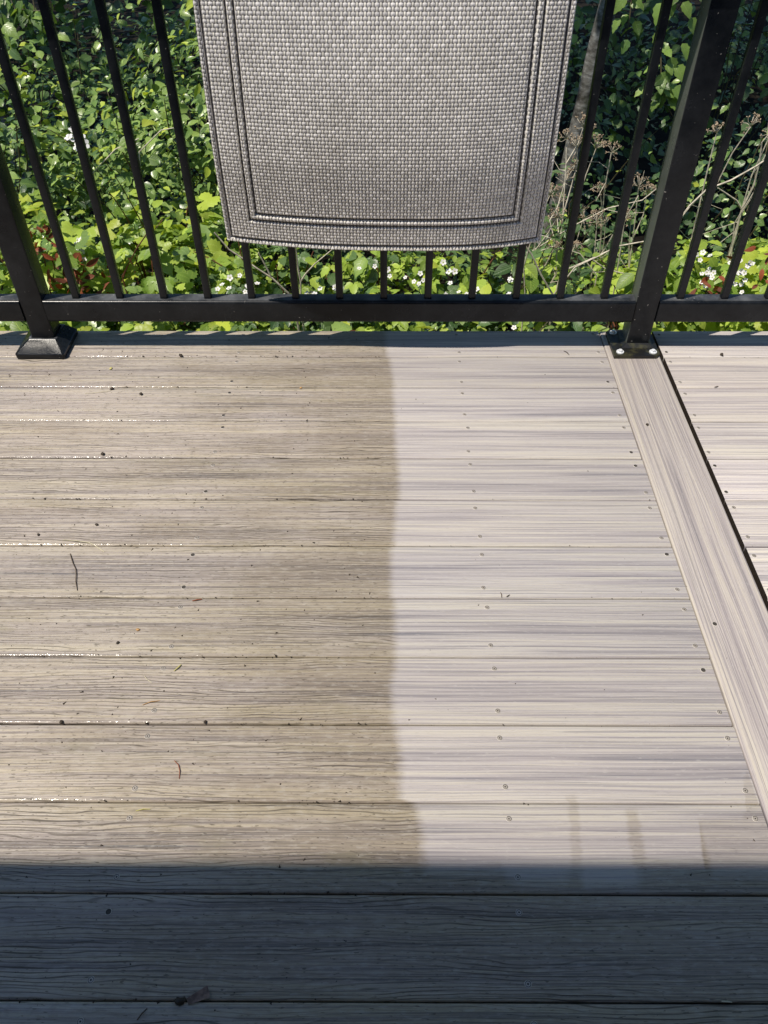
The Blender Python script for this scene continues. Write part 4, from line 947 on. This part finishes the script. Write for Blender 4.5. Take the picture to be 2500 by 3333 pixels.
buds = [((-.6426,.9214), .0042, 'dark bud scale above the pale bent straw'), ((-.7626,.8903), .0036, 'dark bud scale near the left edge beside the pale straw'), ((-.6901,1.1605), .0060, 'flat dark flake on the wet boards at left'),
        ((-.733,1.4246), .0062, 'dark husk on the second far wet board'), ((-.6505,1.4024), .0058, 'dark husk right of another on the second far wet board'), ((-.5784,1.5806), .0066, 'dark husk in the seam right of the base cover'),
        ((-.5203,.6044), .0036, 'small dark crumb left of a screw hole'), ((-.5789,.432), .0042, 'dark crumb sitting in a seam at lower left'), ((-.3234,.4333), .0036, 'dark crumb in a seam left of the washed edge'), ((.6544,1.2756), .0052, 'dark crumb on the crosswise board'),
        ((.9337,1.5878), .0066, 'dark bud at the far right beyond the post')]
for (p, s_, lb) in buds:
    o_ = link('bud_scale', ME_BUD[rng.randrange(3)], None, (p[0], p[1], 0.0005)); o_.scale = (s_, s_, s_); o_.rotation_euler = (0, 0, rng.uniform(0, 3)); tag(o_, lb, 'debris', 'dark bits on the boards')
ME_TAN = lump_mesh(5, 'leaf_scale', MAT_TAN, 0.3); ME_LY = lump_mesh(6, 'leaf_scale', MAT_YEL, 0.25)
for (p, s_, me, lb) in (((-.4878,.636), .0042, ME_TAN, 'small tan scale on the wet boards'), ((-.2311,1.4309), .0044, ME_TAN, 'orange scale on a far seam near the washed edge'), ((-.7597,1.5198), .0058, ME_LY, 'yellow scale on the farthest wet board')):
    o_ = link('leaf_scale', me, None, (p[0], p[1], 0.0005)); o_.scale = (s_, s_, s_); o_.rotation_euler = (0, 0, rng.uniform(0, 3)); tag(o_, lb, 'debris', 'pale scales on the boards')
# curled dead leaf and a dark seed cone in the shaded seam
v = []; f = []
for i_ in range(7):
    t_ = i_/6
    for j in range(4):
        w = (0.0045+0.0035*t_)*(j/1.5-1)
        a = Vector((-0.2764, -0.0018)).lerp(Vector((-0.2482, 0.0101)), t_); d = Vector((0.0119, -0.0282)).normalized()
        q = a+Vector((-d.x, -d.y))*w; v.append((q.x, q.y, 0.0012+0.0028*abs(w)/0.008+0.002*t_+0.0006*math.sin(i_*2.1+j)))
f = [(i_*4+j, i_*4+j+1, i_*4+5+j, i_*4+4+j) for i_ in range(6) for j in range(3)]
m = MB(); b = Vector((-0.262, 0.004, 0)); m.add([Vector(q)-b for q in v]+[Vector(q)-b-Vector((0, 0, 0.0005)) for q in v], f+[tuple(28+k for k in q[::-1]) for q in f]); tag(m.obj('dead_leaf', MAT_DEADLEAF, None, b, sharp=None), 'small brown dead leaf across the shaded seam', 'leaf')
o_ = link('seed_cone', lump_mesh(9, 'seed_cone', MAT_BUD, 0.7), None, (-.2863, -.001, -0.001)); o_.scale = (.0085, .0085, .0085); tag(o_, 'round dark seed cone beside the brown leaf in the shaded seam', 'seed')
# the crumbs nobody could count
rg = random.Random(99); VV = []; FF = []; b = 0
tet = np.array([(1,0,0),(-.5,.8,0),(-.5,-.8,0),(0.1,0,0.9)]); tf = np.array([(0,1,3),(1,2,3),(2,0,3),(0,2,1)])
for k in range(1500):
    if rg.random() < 0.86: x_ = rg.uniform(-1.15, -0.02)
    else: x_ = rg.uniform(0.0, 1.15)
    y_ = rg.uniform(-0.05, 1.68)
    if rg.random() < 0.40: y_ = round(y_/PITCH)*PITCH+rg.uniform(-.003, .003)
    s_ = 0.0007+0.0019*rg.random()**3
    if x_ > 0: s_ *= 0.7
    a = rg.uniform(0, 6.3); R_ = np.array([(math.cos(a), -math.sin(a), 0), (math.sin(a), math.cos(a), 0), (0, 0, 1)])
    VV.append((tet*np.array((s_*rg.uniform(0.8, 2.2), s_, s_))) @ R_.T+np.array((x_, y_, 0.0003))); FF.append(tf+b); b += 4
o_ = link('dirt_crumbs', np_mesh('dirt_crumbs', np.vstack(VV), np.vstack(FF), MAT_BUD, smooth=False)); tag(o_, 'fine dark dirt crumbs scattered over the boards', 'dirt', kind='stuff')
